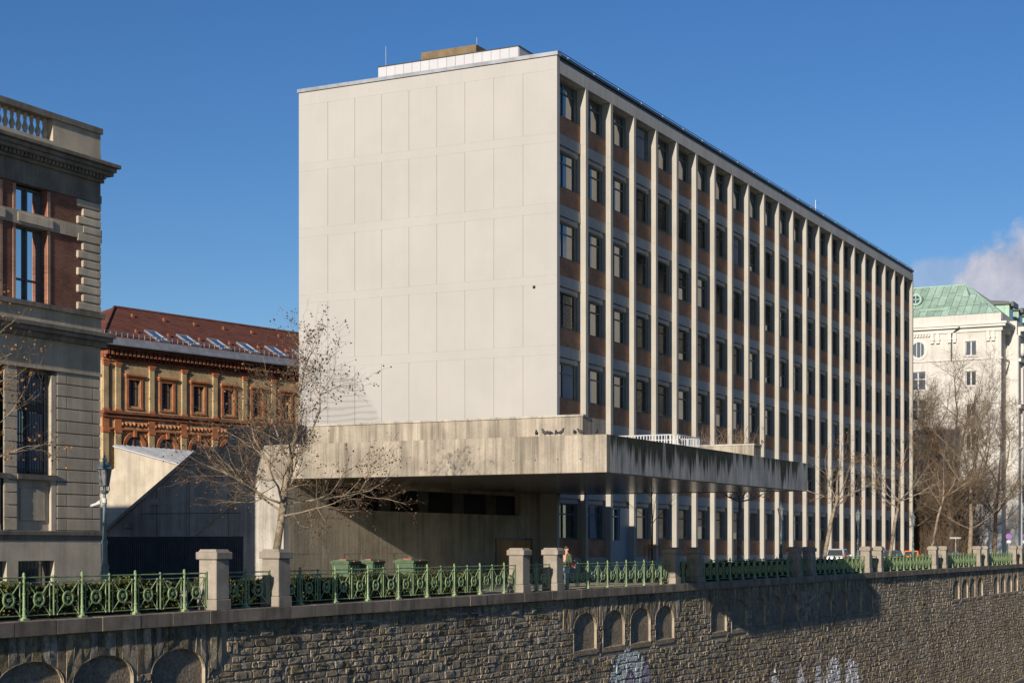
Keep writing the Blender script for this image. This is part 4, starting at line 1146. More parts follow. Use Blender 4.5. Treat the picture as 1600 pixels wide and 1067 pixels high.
for c, w, a, b in wins:
    f = MB().box(FX + .2, FX + .3, c - w / 2, c - w / 2 + .1, a, b).box(FX + .2, FX + .3, c + w / 2 - .1, c + w / 2, a, b).box(FX + .18, FX + .3, c - .08, c + .08, a, b).box(FX + .2, FX + .3, c - w / 2 + .1, c + w / 2 - .1, b - .1, b).box(FX + .2, FX + .3, c - w / 2 + .1, c + w / 2 - .1, a, a + .1)
    if w > 1.5: f.box(FX + .19, FX + .3, c - w / 2 + .1, c + w / 2 - .1, a + 1.3, a + 1.42)
    w_ = part('window', f, 'white_metal', cp)
    part('pane', MB().box(FX + .26, FX + .28, c - w / 2, c + w / 2, a, b), 'glass', w_)
    part('sill', MB().box(FX - .12, FX + .02, c - w / 2 - .15, c + w / 2 + .15, a - .16, a - .02), 'cream_trim', w_)
    part('surround', MB().box(FX - .05, FX, c - w / 2 - .2, c - w / 2, a, b + .2).box(FX - .05, FX, c + w / 2, c + w / 2 + .2, a, b + .2).box(FX - .05, FX, c - w / 2, c + w / 2, b, b + .2), 'cream_trim', w_)
# oval window
ov = MB(); K = 20
E = lambda k, a, b: (48.3 + a * math.cos(2 * math.pi * k / K), 25.75 + b * math.sin(2 * math.pi * k / K))
for k in range(K):
    p, q, r2, s2 = E(k, 1.15, 1.3), E(k + 1, 1.15, 1.3), E(k + 1, .8, .95), E(k, .8, .95)
    ov.hexa([(FX - .12, *p), (FX - .12, *q), (FX - .12, *r2), (FX - .12, *s2)], [(FX, *p), (FX, *q), (FX, *r2), (FX, *s2)])
o_ = part('oval_window', ov, 'cream_trim', cp)
part('pane', MB().prism([E(k, .82, .97) for k in range(K)], (FX - .03, FX - .01), 'x'), 'glass', o_)
part('glazing_bars', MB().box(FX - .06, FX - .02, 48.0, 48.08, 24.85, 26.65).box(FX - .06, FX - .02, 48.5, 48.58, 24.85, 26.65).box(FX - .06, FX - .02, 47.55, 47.65, 25.2, 26.3), 'white_metal', o_)
part('attic', MB().box(FX - .05, FX + .5, FY, 62, 28.65, 29.72).box(FX + .5, 290, FY - .02, FY + .39, 28.65, 29.72), 'cream', cp)
for k, (a, b, o_) in enumerate(((28.38, 28.645, .75), (28.1, 28.376, .6), (27.6, 28.096, .18))):
    part('main_cornice', MB().box(FX - o_, FX + .6, FY - o_, 62, a, b).box(FX + .602, 211, FY - o_, FY + .5, a, b).box(211.002, 300, 37.4 - o_, 39, a, b), 'cream_trim', cp)
for c in (39.3, 39.9, 43.9, 44.5, 45.9, 46.6, 50, 50.8):
    part('console', MB().box(FX - .35, FX, c - .2, c + .2, 26.4, 27.55).box(FX - .42, FX, c - .26, c + .26, 26.75, 26.95), 'cream_trim', cp)
for c in [47.0 + .35 * k for k in range(6)]:
    part('dentil', MB().box(FX - .3, FX, c - .1, c + .1, 27.3, 27.55), 'cream_trim', cp)
part('string_course', MB().box(FX - .15, FX, FY - .15, 62, 24.2, 24.42).box(FX, 300, FY - .13, FY, 24.2, 24.42), 'cream_trim', cp)
part('string_course', MB().box(FX - .2, FX, FY - .2, 62, 8.0, 8.3), 'cream_trim', cp)
for i in range(11):
    part('rustic_course', MB().box(FX - .09, FX - .002, FY - .09, 62, .02 + i * .72, .66 + i * .72), 'cream_trim', cp)
part('drainpipe', MB().tube([(FX - .12, 44.3, 24.2), (FX - .12, 44.3, 27.4), (FX - .7, 43.2, 28.2)], .09, 6), 'dark_metal', cp)
for y in (FY + .7, 51.5):
    part('pilaster', MB().box(FX - .13, FX, y - .55, y + .55, 8.3, 24.2), 'cream_trim', cp)
# side towards the river: projecting pavilion with columns and windows
part('pavilion_corner', MB().box(210.0, 210.19, 37.35, FY - .01, -.1, 27.55).box(210.19, 211.5, 37.3, 37.49, -.1, 27.55), 'cream_trim', cp)
for i in range(18):
    x = 212.4 + i * 2.1
    part('column', MB().lathe([(.34, 9.2), (.34, 9.6), (.27, 9.8), (.24, 17.8), (.34, 18.1), (.34, 18.4)], (x, 37.3, 0), 8), 'cream_trim', cp)
    part('column', MB().lathe([(.30, 19.2), (.24, 19.6), (.22, 23.4), (.32, 23.9)], (x, 37.3, 0), 8), 'cream_trim', cp)
    part('festoon', MB().lathe([(.1, 0), (.35, .3), (.45, .8), (.25, 1.2), (.3, 1.5)], (x, 37.25, 25.2), 7), 'cream_trim', cp)
    for a, b in ((19.6, 23.2), (14.2, 17.4), (9.9, 13.2), (4.6, 7.4), (1, 3.2)):
        w_ = part('side_window', MB().box(x + .5, x + .6, 37.4, 37.5, a, b).box(x + 1.5, x + 1.6, 37.4, 37.5, a, b).box(x + .6, x + 1.5, 37.4, 37.5, b - .1, b), 'white_metal', cp)
        part('pane', MB().box(x + .6, x + 1.5, 37.46, 37.49, a, b - .1), 'glass', w_)
    part('side_sill', MB().box(x + .3, x + 1.8, 37.2, 37.49, 9.3, 9.6).box(x + .3, x + 1.8, 37.2, 37.49, 13.6, 14.0).box(x + .3, x + 1.8, 37.2, 37.49, 18.5, 19.1), 'cream_trim', cp)
for z_ in (8.2, 18.6, 24.3):
    part('side_cornice', MB().box(210.2, 300, 37.0, 37.49, z_, z_ + .4), 'cream_trim', cp)
# copper roof in sheets
A0, A1 = (FX + .1, FY + .1, 29.72), (FX + .1, 62, 29.72); B0, B1 = (211.5, 43.9, 34.35), (211.5, 62, 34.35)
M['copper_dark'] = mk('dark_copper_base', (.12, .19, .15), .8, .2, 1, .1, 10)  # darker copper base that shows as seams between the sheets
roof = part('copper_roof', MB().add([A0, A1, B1, B0, (300, FY + .1, 29.72), (300, 43.9, 34.35)], [(0, 3, 2, 1), (0, 4, 5, 3)]), 'copper_dark', cp)
lerp = lambda p, q, t: tuple(p[i] + (q[i] - p[i]) * t for i in range(3))
rs = random.Random(2)
for i in range(26):
    y0_, y1_ = 38.5 + i * .9, 38.5 + (i + 1) * .9 - .06
    cut = [0, rs.uniform(.2, .35), rs.uniform(.55, .75), 1]
    for t0, t1 in zip(cut[:-1], cut[1:]):
        def pt_(y, t):
            x = FX + .1 + 6.4 * t; z = 29.72 + 4.63 * t; ymin = FY + .1 + 5.5 * t
            return (x - .03, max(y, ymin), z + .04)
        a, b, c, d = pt_(y0_, t0 + .004), pt_(y1_, t0 + .004), pt_(y1_, t1 - .004), pt_(y0_, t1 - .004)
        if b[1] - a[1] < .02 and c[1] - d[1] < .02: continue
        part('copper_sheet', MB().add([a, b, c, d], [(0, 3, 2, 1)]), 'copper', roof)
part('side_slope', MB().add([(FX + .1, FY + .05, 29.76), (300, FY + .05, 29.76), (300, 43.87, 34.4), (211.5, 43.87, 34.4)], [(0, 1, 2, 3)]), 'copper', roof)
part('hip_roll', MB().tube([A0, B0, (211.5, 62, 34.35)], .12, 6), 'copper', roof)
part('snow_board', MB().box(FX + 1.1, FX + 1.2, 45, 48.5, 30.6, 30.9), 'copper', roof)
rw = part('round_dormer', MB().prism([(49.2 + .72 * math.cos(2 * math.pi * k / 16), 32.3 + .72 * math.sin(2 * math.pi * k / 16)) for k in range(16)], (FX + 2.3, FX + 5), 'x'), 'copper', cp)
part('pane', MB().prism([(49.2 + .5 * math.cos(2 * math.pi * k / 16), 32.3 + .5 * math.sin(2 * math.pi * k / 16)) for k in range(16)], (FX + 2.27, FX + 2.32), 'x'), 'glass', rw)
part('bars', MB().box(FX + 2.2, FX + 2.27, 49.15, 49.25, 31.75, 32.85).box(FX + 2.2, FX + 2.27, 48.65, 49.75, 32.25, 32.35), 'copper', rw)
for x in (214.5, 221, 227.5, 234):
    d_ = part('dormer', MB().box(x, x + 2.6, 39.2, 43, 29.9, 32.0), 'copper', cp)
    part('dormer_roof', MB().prism([(38.7, 32.0), (39.2, 32.35), (44, 32.9), (44, 32.0)], (x - .35, x + 2.95), 'x').box(x - .4, x + 3, 38.6, 38.9, 31.7, 32.3), 'dark_metal', d_)
    part('pane', MB().box(x + .5, x + 2.1, 39.16, 39.19, 30.3, 31.6), 'glass', d_)

cp.scale = (1.055, 1.055, 1.055); cp.location = (226.8, 47.5, -.1)      # five per cent larger and farther

# ------------------------------------------------------------------ bare trees
def grow_tree(name, label, base, trunk, limbs, levels, seed, mats=('bark', 'twig'), droop=0.0, deco=0, deco_mat='dry_leaf', leaf=.05, group='bare street trees', thin=1.0, twig_sides=3, r0=.14, seeds=0):
    """trunk: polyline offsets from base with radii; limbs: list of (height fraction index, direction, length, radius)"""
    rg = random.Random(seed)
    t = thing(name, label, 'tree', base, 0, group)
    B = Vector(base)
    tb = MB(); pts = [B + Vector(p[:3]) for p in trunk]; tb.tube(pts, [p[3] for p in trunk], 9)
    tk = part('trunk', tb, mats[0], t, smooth=True)
    big, small = MB(), MB(); ends = []
    def branch(p, d, L, r, lev):
        n = 5 if lev < 2 else 4
        path = [p.copy()]; dd = d.copy(); rr = [r]
        for i in range(n):
            wob = Vector((rg.gauss(0, 1), rg.gauss(0, 1), rg.gauss(0, .8))) * (.16 + .05 * lev)
            up = Vector((0, 0, .10 if lev < 2 else .06 - droop))
            dd = (dd + wob + up).normalized()
            path.append(path[-1] + dd * L / n); rr.append(r * (1 - .62 * (i + 1) / n))
        (big if lev < 2 else small).tube(path, rr, 6 if lev == 0 else (5 if lev == 1 else twig_sides), cap=False)
        if lev >= len(levels):
            ends.append(path[-1]); return
        cnt, lf, rf_ = levels[lev]
        for k in range(cnt):
            f = rg.uniform(.22, 1.0) if k else 1.0
            i = min(n - 1, int(f * n)); q = path[i].lerp(path[i + 1], f * n - i) if f < 1 else path[-1]
            ax = (path[min(i + 1, n)] - path[max(i - 1, 0)]).normalized()
            sd = Vector((rg.gauss(0, 1), rg.gauss(0, 1), rg.gauss(0, 1))); sd = (sd - ax * sd.dot(ax)).normalized()
            ang = rg.uniform(.45, 1.05) if k else rg.uniform(.0, .35)
            nd = (ax * math.cos(ang) + sd * math.sin(ang)); 
            branch(q, nd.normalized(), L * lf * rg.uniform(.65, 1.2), max(.0035 * thin, rr[i] * rf_), lev + 1)
    for idx, d, L, r in limbs:
        branch(pts[idx] if isinstance(idx, int) else pts[int(idx)].lerp(pts[int(idx) + 1], idx % 1), Vector(d).normalized(), L, r, 0)
    part('branches', big, mats[0], tk)
    tag(part('twigs', small, mats[1], tk), kind='stuff')
    def scatter(nm, n, mat, s0, s1):
        if not n: return
        db = MB()
        for e in rg.choices(ends, k=n):
            c = e + Vector((rg.gauss(0, .06), rg.gauss(0, .06), rg.gauss(-.06, .05))); s = rg.uniform(s0, s1)
            a = Vector((rg.gauss(0, 1), rg.gauss(0, 1), rg.gauss(0, 1))).normalized() * s; b = a.orthogonal().normalized() * s * .8; e2 = a.cross(b).normalized() * s * .5
            db.add([c - a, c - b + e2, c + a, c + b + e2, c + e2 * 1.6, c - e2], [(0, 1, 4), (1, 2, 4), (2, 3, 4), (3, 0, 4), (1, 0, 5), (2, 1, 5), (3, 2, 5), (0, 3, 5)])
        tag(part(nm, db, mat, tk), kind='stuff')
    scatter('dry_leaves', deco, 'dry_leaf', leaf * .6, leaf * 1.3)
    scatter('seed_balls', seeds, 'seed', .020, .052)
    return t
VR = Vector((.454, -.891, 0)); VF = Vector((.891, .454, 0))       # across and along the street view, used for limb headings
def dirv(r, u, f=0.0): v = VR * r + Vector((0, 0, u)) + VF * f; return v
grow_tree('plane_tree', 'bare plane tree with dangling seed balls in front of the canopy', (47.35, 33.2, -.02),
          [(0, 0, 0, .21), (.02, 0, .5, .165), (.0, .04, 1.6, .135), (.06, -.1, 2.6, .125), (.1, -.2, 3.3, .13), (.12, -.24, 3.9, .11), (.22, -.35, 4.8, .075), (.34, -.6, 5.9, .055)],
          [(7, dirv(.15, 1), 2.7, .045), (5, dirv(-.55, .75, .3), 2.9, .055), (5, dirv(.75, .75, -.3), 3.2, .055), (4, dirv(.95, .22, .1), 3.1, .05), (4, dirv(-.95, .12, -.2), 3.0, .05), (4, dirv(.2, .35, -1), 2.6, .05), (4, dirv(-.3, .3, 1), 2.6, .05), (6, dirv(.7, .75, .5), 2.7, .045), (6, dirv(-.6, .8, -.5), 2.4, .042), (3.6, dirv(-.9, .35, .4), 2.8, .045), (3.4, dirv(.85, .05, -.4), 2.2, .035)],
          [(9, .52, .55), (8, .52, .6), (4, .5, .7)], 3, ('bark', 'twig_dark'), .02, 300, leaf=.045, seeds=2600)
grow_tree('plane_tree', 'bare plane tree reaching in from the near edge over the palace', (33.1, 33.4, -.02),
          [(0, 0, 0, .2), (0, 0, 1.6, .14), (.05, -.1, 3.4, .125), (.1, -.1, 4.4, .1), (.1, -.2, 6, .06)],
          [(3, dirv(.97, .38), 2.1, .028), (2.5, dirv(.98, .30, -.2), 2.2, .026), (4, dirv(-.2, 1), 2.2, .04), (3, dirv(-.9, .5), 2.8, .05), (3, dirv(-.2, .5, -1), 2.5, .05), (4, dirv(-.5, .9), 2.4, .045)],
          [(7, .5, .5), (6, .52, .6), (3, .5, .7)], 8, ('bark', 'twig_dark'), .03, 300, leaf=.045, seeds=60)
grow_tree('young_tree', 'young staked tree with thin dark twigs beside the office entrance', (81.4, 33.2, -.02),
          [(0, 0, 0, .07), (0, 0, 1.5, .055), (.03, 0, 3.0, .045), (.05, .05, 4.4, .03), (.05, .05, 5.4, .018)],
          [(3, dirv(.5, 1), 1.9, .022), (3, dirv(-.6, .9), 1.9, .022), (2, dirv(.8, .9, .4), 1.8, .022), (2, dirv(-.8, .7, -.3), 1.8, .022), (2, dirv(.1, .8, -1), 1.6, .02), (4, dirv(.2, 1), 1.3, .016)],
          [(5, .5, .6), (4, .5, .6)], 13, ('twig_dark', 'twig_dark'))
st = thing('tree_stake', 'timber tree stake frame round the young tree', 'tree stake', (81.4, 33.2, 0))
for dx, dy in ((-.3, -.3), (.3, -.3), (.3, .3), (-.3, .3)):
    part('stake', MB().tube([(81.4 + dx * 1.15, 33.2 + dy * 1.15, -.02), (81.4 + dx, 33.2 + dy, 1.9)], .035, 6), 'timber', st)
part('cross_bar', MB().box(81.05, 81.75, 32.86, 32.9, 1.72, 1.82).box(81.05, 81.75, 33.5, 33.54, 1.72, 1.82).box(81.06, 81.1, 32.9, 33.5, 1.72, 1.82).box(81.7, 81.74, 32.9, 33.5, 1.72, 1.82), 'timber', st)
def street_tree(x, y, h, seed, label, lean=0.0, k=1.0, deco=60):
    # pollard-like plane: bare stem, wide dome
    grow_tree('plane_tree', label, (x, y, -.02),
              [(0, 0, 0, .2 * k), (0, 0, 1.0, .15 * k), (lean * .4, -lean * .6, h * .45, .125 * k), (lean, -lean, h * .62, .10 * k), (lean * 1.1, -lean, h * .8, .06 * k)],
              [(3, dirv(.6, .8), h * .38, .05 * k), (3, dirv(-.6, .85), h * .38, .05 * k), (3, dirv(.9, .35, .3), h * .38, .05 * k), (3, dirv(-.9, .35, -.3), h * .38, .05 * k), (2.6, dirv(.1, .6, -1), h * .33, .05 * k), (2.6, dirv(-.1, .6, 1), h * .33, .05 * k), (4, dirv(.1, 1), h * .3, .04 * k)],
              [(6, .5, .6), (5, .5, .62), (3, .5, .7)], seed, ('bark', 'twig_dark'), .0, deco, leaf=.07, seeds=260, thin=1.8)
street_tree(95.2, 33.2, 7.2, 21, 'bare plane tree with a dark stem standing under the canopy edge', .05)
street_tree(113.0, 33.2, 8.0, 22, 'bare plane tree leaning beside the silver car', .7)
street_tree(131.2, 33.2, 8.6, 23, 'bare plane tree standing behind the orange car', .6)
street_tree(145.2, 33.2, 9.5, 24, 'slim bare tree at the near edge of the grove', .9, .8)
def big_tree(x, y, h, seed, label, k=1.0, split=.3, mats=('bark_dark', 'twig_dark')):
    grow_tree('old_tree', label, (x, y, -.02),
              [(0, 0, 0, .62 * k), (0, 0, 1.2, .46 * k), (.1, -.1, h * .18, .40 * k), (.2, -.1, h * split, .33 * k), (.3, -.4, h * .48, .22 * k), (.2, -.6, h * .66, .13 * k)],
              [(5, dirv(.1, 1), h * .33, .10 * k), (4, dirv(.5, .9, .2), h * .40, .13 * k), (4, dirv(-.5, .9, -.2), h * .40, .13 * k), (3, dirv(.75, .7, -.3), h * .40, .13 * k), (3, dirv(-.75, .75, .3), h * .42, .14 * k), (3, dirv(0, .7, 1), h * .36, .13 * k), (3, dirv(0, .7, -1), h * .36, .13 * k), (2, dirv(.9, .4, .2), h * .34, .10 * k), (2, dirv(-.9, .45, .2), h * .34, .10 * k), (2.4, dirv(.4, .3, -1), h * .3, .1 * k)],
              [(10, .46, .46), (9, .5, .55), (6, .52, .75)], seed, mats, .0, 0, group='old bare trees of the grove', thin=3.0, seeds=0)
big_tree(180, 39.2, 20.5, 31, 'tallest thick trunked bare tree in the grove before the corner palace', 1.15)
big_tree(176, 42.6, 19.0, 32, 'forked bare tree close beside the office end', .75, .34)
big_tree(178, 36.6, 19.5, 33, 'pale stemmed bare tree on the river side of the grove', .55, .4, ('bark', 'twig_dark'))
big_tree(188, 36.0, 17.0, 34, 'bare tree before the palace corner', .6, .3)
big_tree(190, 44.0, 14.0, 35, 'low broad bare tree deep in the grove', .7, .25)
big_tree(184, 42.0, 18.0, 36, 'bushy bare tree behind the thick trunk of the grove', .6, .22)
big_tree(186, 38.3, 16.5, 37, 'dense twiggy bare tree between the grove and the palace front', .55, .2)
big_tree(174.5, 45.5, 12.0, 38, 'short bare tree pressed against the office end', .5, .2)
# brown winter undergrowth of the grove
ug = MB(); rg = random.Random(77)
for i in range(5200):
    x, y = rg.uniform(178, 192), rg.uniform(38.0, 48)
    h = rg.uniform(1.5, 11) ** 1.0 * (1.0 if y > 40 else .6); p = Vector((x, y, -.1)); d = Vector((rg.gauss(0, .25), rg.gauss(0, .35), 1)).normalized()
    p2 = p + d * h * .5; p3 = p2 + (d + Vector((rg.gauss(0, .5), rg.gauss(0, .5), 0))).normalized() * h * .3; p4 = p3 + (d + Vector((rg.gauss(0, .8), rg.gauss(0, .8), -.2))).normalized() * h * .25
    ug.tube([p, p2, p3, p4], [.02, .014, .009, .004], 3, cap=False)
tag(inst('undergrowth', ug.mesh('undergrowth', 'twig_dark')), 'tangled brown winter undergrowth between the trees of the grove', 'undergrowth', None, 'stuff')

# ------------------------------------------------------------------ street lamps
def lamp_parts(root, h=4.62):
    p = MB().lathe([(.17, 0), (.17, .12), (.14, .16), (.115, .3), (.115, .95), (.15, 1.0), (.155, 1.06), (.11, 1.12), (.13, 1.2), (.13, 1.26), (.085, 1.34), (.075, 1.9), (.10, 1.95), (.095, 2.02), (.062, 2.08), (.055, 3.1), (.075, 3.16), (.05, 3.22), (.045, 3.46)], n=14)
    part('post', p, 'lamp_iron', root, smooth=False, world=False)
    g = part('lantern', MB().lathe([(.12, 3.70), (.20, 4.2)], n=8), 'lamp_glass', root, world=False)
    fr = MB().lathe([(.05, 3.44), (.12, 3.48), (.13, 3.52), (.05, 3.56), (.04, 3.66), (.135, 3.69), (.135, 3.715)], n=10)
    for k in range(6):
        a = k * math.pi / 3; c, s = math.cos(a), math.sin(a)
        fr.tube([(.06 * c, .06 * s, 3.5), (.15 * c, .15 * s, 3.56), (.13 * c, .13 * s, 3.70)], .014, 4).tube([(.13 * c, .13 * s, 3.70), (.21 * c, .21 * s, 4.2)], .014, 4)
    part('lantern_frame', fr, 'lamp_iron', g, world=False)
    part('bulb', MB().lathe([(.03, 3.72), (.085, 3.76), (.085, 3.95), (.04, 3.98), (.06, 4.04), (.05, 4.12), (.01, 4.15)], n=10), 'bulb', g, world=False)
    part('roof', MB().lathe([(.27, 4.2), (.26, 4.235), (.15, 4.34), (.11, 4.42), (.06, 4.45), (.07, 4.52), (.03, 4.56), (.035, 4.6), (.012, 4.64), (.008, 4.76)], n=12), 'lamp_iron', g, world=False)
lam = thing('street_lamp', 'old iron street lamp with glass lantern before the palace corner', 'street lamp', (39.45, 34.0, -.02), 0, 'old iron street lamps along the quay')
lamp_parts(lam)
for x, lab in ((105.8, 'old iron street lamp beyond the canopy end before the office'), (124.7, 'old iron street lamp by the fifth pair of railing pillars'), (142.2, 'old iron street lamp at the far end of the office')):
    c = copy_tree(lam); c.location = (x, 34.0, -.02); c['label'] = lab
cc = thing('cctv_camera', 'small white security camera clamped to the near street lamp', 'camera', (39.45, 34.0, 3.1))
part('housing', MB().tube([(39.40, 34.12, 3.16), (39.25, 34.42, 3.05)], .045, 8), 'white_metal', cc)
part('bracket', MB().tube([(39.45, 34.0, 3.2), (39.40, 34.16, 3.22), (39.33, 34.26, 3.12)], .025, 6).lathe([(.07, 3.1), (.07, 3.3)], (39.45, 34.0, 0), 10), 'white_metal', cc)

# ------------------------------------------------------------------ waste containers
def container(x, y, w, d, label, lid_up=0.0):
    t = thing('waste_container', label, 'waste container', (x + w / 2, y + d / 2, -.02), 0, 'green waste containers by the concrete wall')
    b = part('body', MB().taper(x + w / 2, y + d / 2, .16, w * .82, d * .74, 1.04, w, d * .96), 'bin_green', t, bevel=.02)
    ribs = MB()
    for i in range(4): ribs.hexa([(x + w * (.14 + .22 * i), y + d * .13, .2), (x + w * (.2 + .22 * i), y + d * .13, .2), (x + w * (.2 + .22 * i), y + d * .16, .2), (x + w * (.14 + .22 * i), y + d * .16, .2)], [(x + w * (.12 + .225 * i), y + d * .0, 1.0), (x + w * (.19 + .225 * i), y + d * .0, 1.0), (x + w * (.19 + .225 * i), y + d * .05, 1.0), (x + w * (.12 + .225 * i), y + d * .05, 1.0)])
    part('rib', ribs, 'bin_green', b)
    part('rim', MB().box(x - .03, x + w + .03, y - .02, y + d + .02, 1.042, 1.12), 'bin_green', t, bevel=.015)
    lid = MB(); K = 8
    prof = [(y - .04 + (d + .08) * k / K, 1.125 + .10 * math.sin(math.pi * k / K) ** .6) for k in range(K + 1)]
    lid.prism(prof + [(y + d + .04, 1.122), (y - .04, 1.122)], (x - .04, x + w + .04), 'x')
    l_ = part('lid', lid, 'bin_green', t)
    part('lid_edge', MB().box(x - .05, x + .02, y + .1, y + d * .5, 1.2, 1.245).box(x + w * .4, x + w * .8, y - .055, y + .02, 1.13, 1.175), 'bin_red', l_)
    for qx in (.12, .88):
        for qy in (.2, .8):
            cx, cy = x + w * qx, y + d * qy
            part('wheel', MB().prism([(cx + .09 * math.cos(k * math.pi / 6), .07 + .09 * math.sin(k * math.pi / 6)) for k in range(12)], (cy - .03, cy + .03), 'y').box(cx - .03, cx + .03, cy - .05, cy + .05, .08, .17), 'rubber', t)
container(66.35, 38.9, 1.36, 1.06, 'large green waste container nearest the brown door')
container(63.3, 39.2, 1.0, .78, 'green waste container between two others, with red lid edge')
container(61.75, 39.5, 1.0, .95, 'leftmost green waste container by the lit concrete wall')

# ------------------------------------------------------------------ cars
def car(name, label, x, y, rz, paint, L=4.1, W_=1.68, H=1.48, hatch=True):
    t = thing(name, label, 'car', (x, y, -.14), rz, 'cars parked along the office')
    # local: x forward, rear at x=0
    hw = W_ / 2
    zb = .32; zm = H * .60
    prof = [(0.02, .42, hw * .90), (.0, .62, hw * .96), (.06, zm, hw), (L * .25, zm + .02, hw), (L * .62, zm, hw), (L * .74, zm - .06, hw * .97), (L * .95, zm - .22, hw * .90), (L, .55, hw * .82), (L - .04, .34, hw * .80)]
    mb = MB(); n = len(prof)
    side = [(px, pz) for px, pz, _ in prof] + [(L * .5, .24), (.1, .28)]
    ws = [w for *_, w in prof] + [hw * .96, hw * .92]
    m = len(side)
    vs = [(px, -w, pz) for (px, pz), w in zip(side, ws)] + [(px, w, pz) for (px, pz), w in zip(side, ws)]
    fs = [tuple(range(m)), tuple(range(m, 2 * m))[::-1]] + [(i, m + i, m + (i + 1) % m, (i + 1) % m) for i in range(m)]
    mb.add(vs, fs)
    body = part('body', mb, paint, t, world=False, bevel=.035)
    # greenhouse: a lofted cabin with pillars
    x0, x1 = .10, L * .70; tx0, tx1 = (.34 if hatch else .7), L * .52
    cab = MB().hexa([(x0, -hw * .96, zm), (x1, -hw * .95, zm - .02), (x1, hw * .95, zm - .02), (x0, hw * .96, zm)], [(tx0, -hw * .80, H), (tx1, -hw * .80, H), (tx1, hw * .80, H), (tx0, hw * .80, H)])
    part('cabin', cab, paint, t, world=False, bevel=.06)
    def on(xa, za, ya, e=.012): return (xa - e, ya, za)
    f = lambda z: (z - zm) / (H - zm)
    za, zc = zm + .08, H - .09
    rx = lambda z: x0 + (tx0 - x0) * f(z); hy = lambda z: hw * (.96 - .16 * f(z))
    part('rear_window', MB().hexa([on(rx(za), za, -hy(za) * .86), on(rx(za), za, hy(za) * .86), on(rx(zc), zc, hy(zc) * .86), on(rx(zc), zc, -hy(zc) * .86)], [on(rx(za), za, -hy(za) * .86, -.05), on(rx(za), za, hy(za) * .86, -.05), on(rx(zc), zc, hy(zc) * .86, -.05), on(rx(zc), zc, -hy(zc) * .86, -.05)]), 'glass_car', t, world=False)
    for s in (-1, 1):
        for (a, b, c, d) in ((.16, .48, .40, .52), (.50, .92, .54, .96)):
            lx = lambda q, z: (x0 + (x1 - x0) * q) + ((tx0 + (tx1 - tx0) * q) - (x0 + (x1 - x0) * q)) * f(z)
            P = lambda q, z, e: (lx(q, z), s * (hy(z) + e), z)
            part('side_window', MB().hexa([P(a, za, .012), P(b, za, .012), P(b - .02, zc, .012), P(a + .03, zc, .012)], [P(a, za, -.03), P(b, za, -.03), P(b - .02, zc, -.03), P(a + .03, zc, -.03)]), 'glass_car', t, world=False)
        part('tail_light', MB().box(-.03, .10, s * hw * .93 - .09, s * hw * .93 + .07, .66, zm + (.22 if H > 1.55 else .02)), 'tail_red', t, world=False, bevel=.02)
        for wx in (L * .2, L * .79):
            w_ = part('wheel', MB().prism([(wx + .31 * math.cos(k * math.pi / 8), .31 + .31 * math.sin(k * math.pi / 8)) for k in range(16)], (s * hw * .98 - .10, s * hw * .98 + .02), 'y'), 'rubber', t, world=False, bevel=.02)
            part('rim', MB().prism([(wx + .19 * math.cos(k * math.pi / 6), .31 + .19 * math.sin(k * math.pi / 6)) for k in range(12)], (min(s * (hw * .98 + .025), s * hw * .98), max(s * (hw * .98 + .035), s * hw * .98)), 'y'), 'alu', w_, world=False)
        part('mirror', MB().box(L * .60, L * .64, s * hw * 1.0 - .02 if s > 0 else -hw - .2, hw + .2 if s > 0 else -hw + .02, zm + .02, zm + .16), paint, t, world=False, bevel=.02)
    part('bumper', MB().box(-.09, .14, -hw * .93, hw * .93, .34, .58), 'rubber' if paint != 'car_silver' else paint, t, world=False, bevel=.04)
    part('number_plate', MB().box(-.025, .02, -.26, .26, .64, .75), 'white_metal', t, world=False)
    return t
car('parked_car', 'silver estate car parked before the far office piers', 138.6, 39.8, rad(6), 'car_silver', 4.2, 1.66, 1.66)
car('parked_car', 'bright orange hatchback parked at the far end of the office', 163.4, 39.3, rad(8), 'car_orange', 3.7, 1.60, 1.42)
car('parked_car', 'dark blue car half hidden behind a railing pillar', 157.0, 39.7, rad(4), 'car_dark', 4.0, 1.62, 1.48)

# ------------------------------------------------------------------ signs
def post_sign(x, y, h, label):
    t = thing('road_sign', label, 'road sign', (x, y, -.02), 0, 'no stopping signs at the far end')
    part('post', MB().tube([(x, y, -.02), (x, y, h + .3)], .035, 6), 'steel_grey', t)
    R = .31
    D = lambda r, a, b, r2=None: MB().disc_y(0, a, 0, r, b - a, 20, r2)
    def facing(mb):      # turn a disc standing in XZ to look upstream (-X)
        mb.v = [(x - .06 + p[1], y + p[0], h + p[2]) for p in mb.v]; return mb
    pl_ = part('plate', facing(D(R, 0, .02)), 'sign_blue', t)
    part('red_ring', facing(D(R, -.008, 0, R * .87)), 'sign_red', pl_)
    cr_ = MB()
    for s in (1, -1): cr_.hexa([(-.20 - .02, -.006, s * -.20), (-.20 + .02, -.006, s * -.20), (.20 + .02, -.006, s * .20), (.20 - .02, -.006, s * .20)], [(-.22, 0, s * -.20), (-.18, 0, s * -.20), (.22, 0, s * .20), (.18, 0, s * .20)])
    part('red_cross', facing(cr_), 'sign_red', pl_)
    part('extra_plate', MB().box(x - .07, x - .05, y - .22, y + .22, h - .72, h - .42), 'white_metal', t)
post_sign(183.0, 33.5, 2.75, 'round blue no stopping sign before the palace corner')
post_sign(192.5, 33.5, 2.75, 'round blue no stopping sign cut by the far edge of the view')
ts = thing('t_post', 'grey T shaped post standing above the hedge before the thick tree', 'post', (166, 35.5, -.02))
part('stem', MB().tube([(166, 35.5, -.02), (166, 35.5, 2.45)], .05, 8), 'steel_grey', ts)
part('cross_arm', MB().box(165.9, 166.1, 34.95, 36.05, 2.45, 2.6), 'steel_grey', ts)
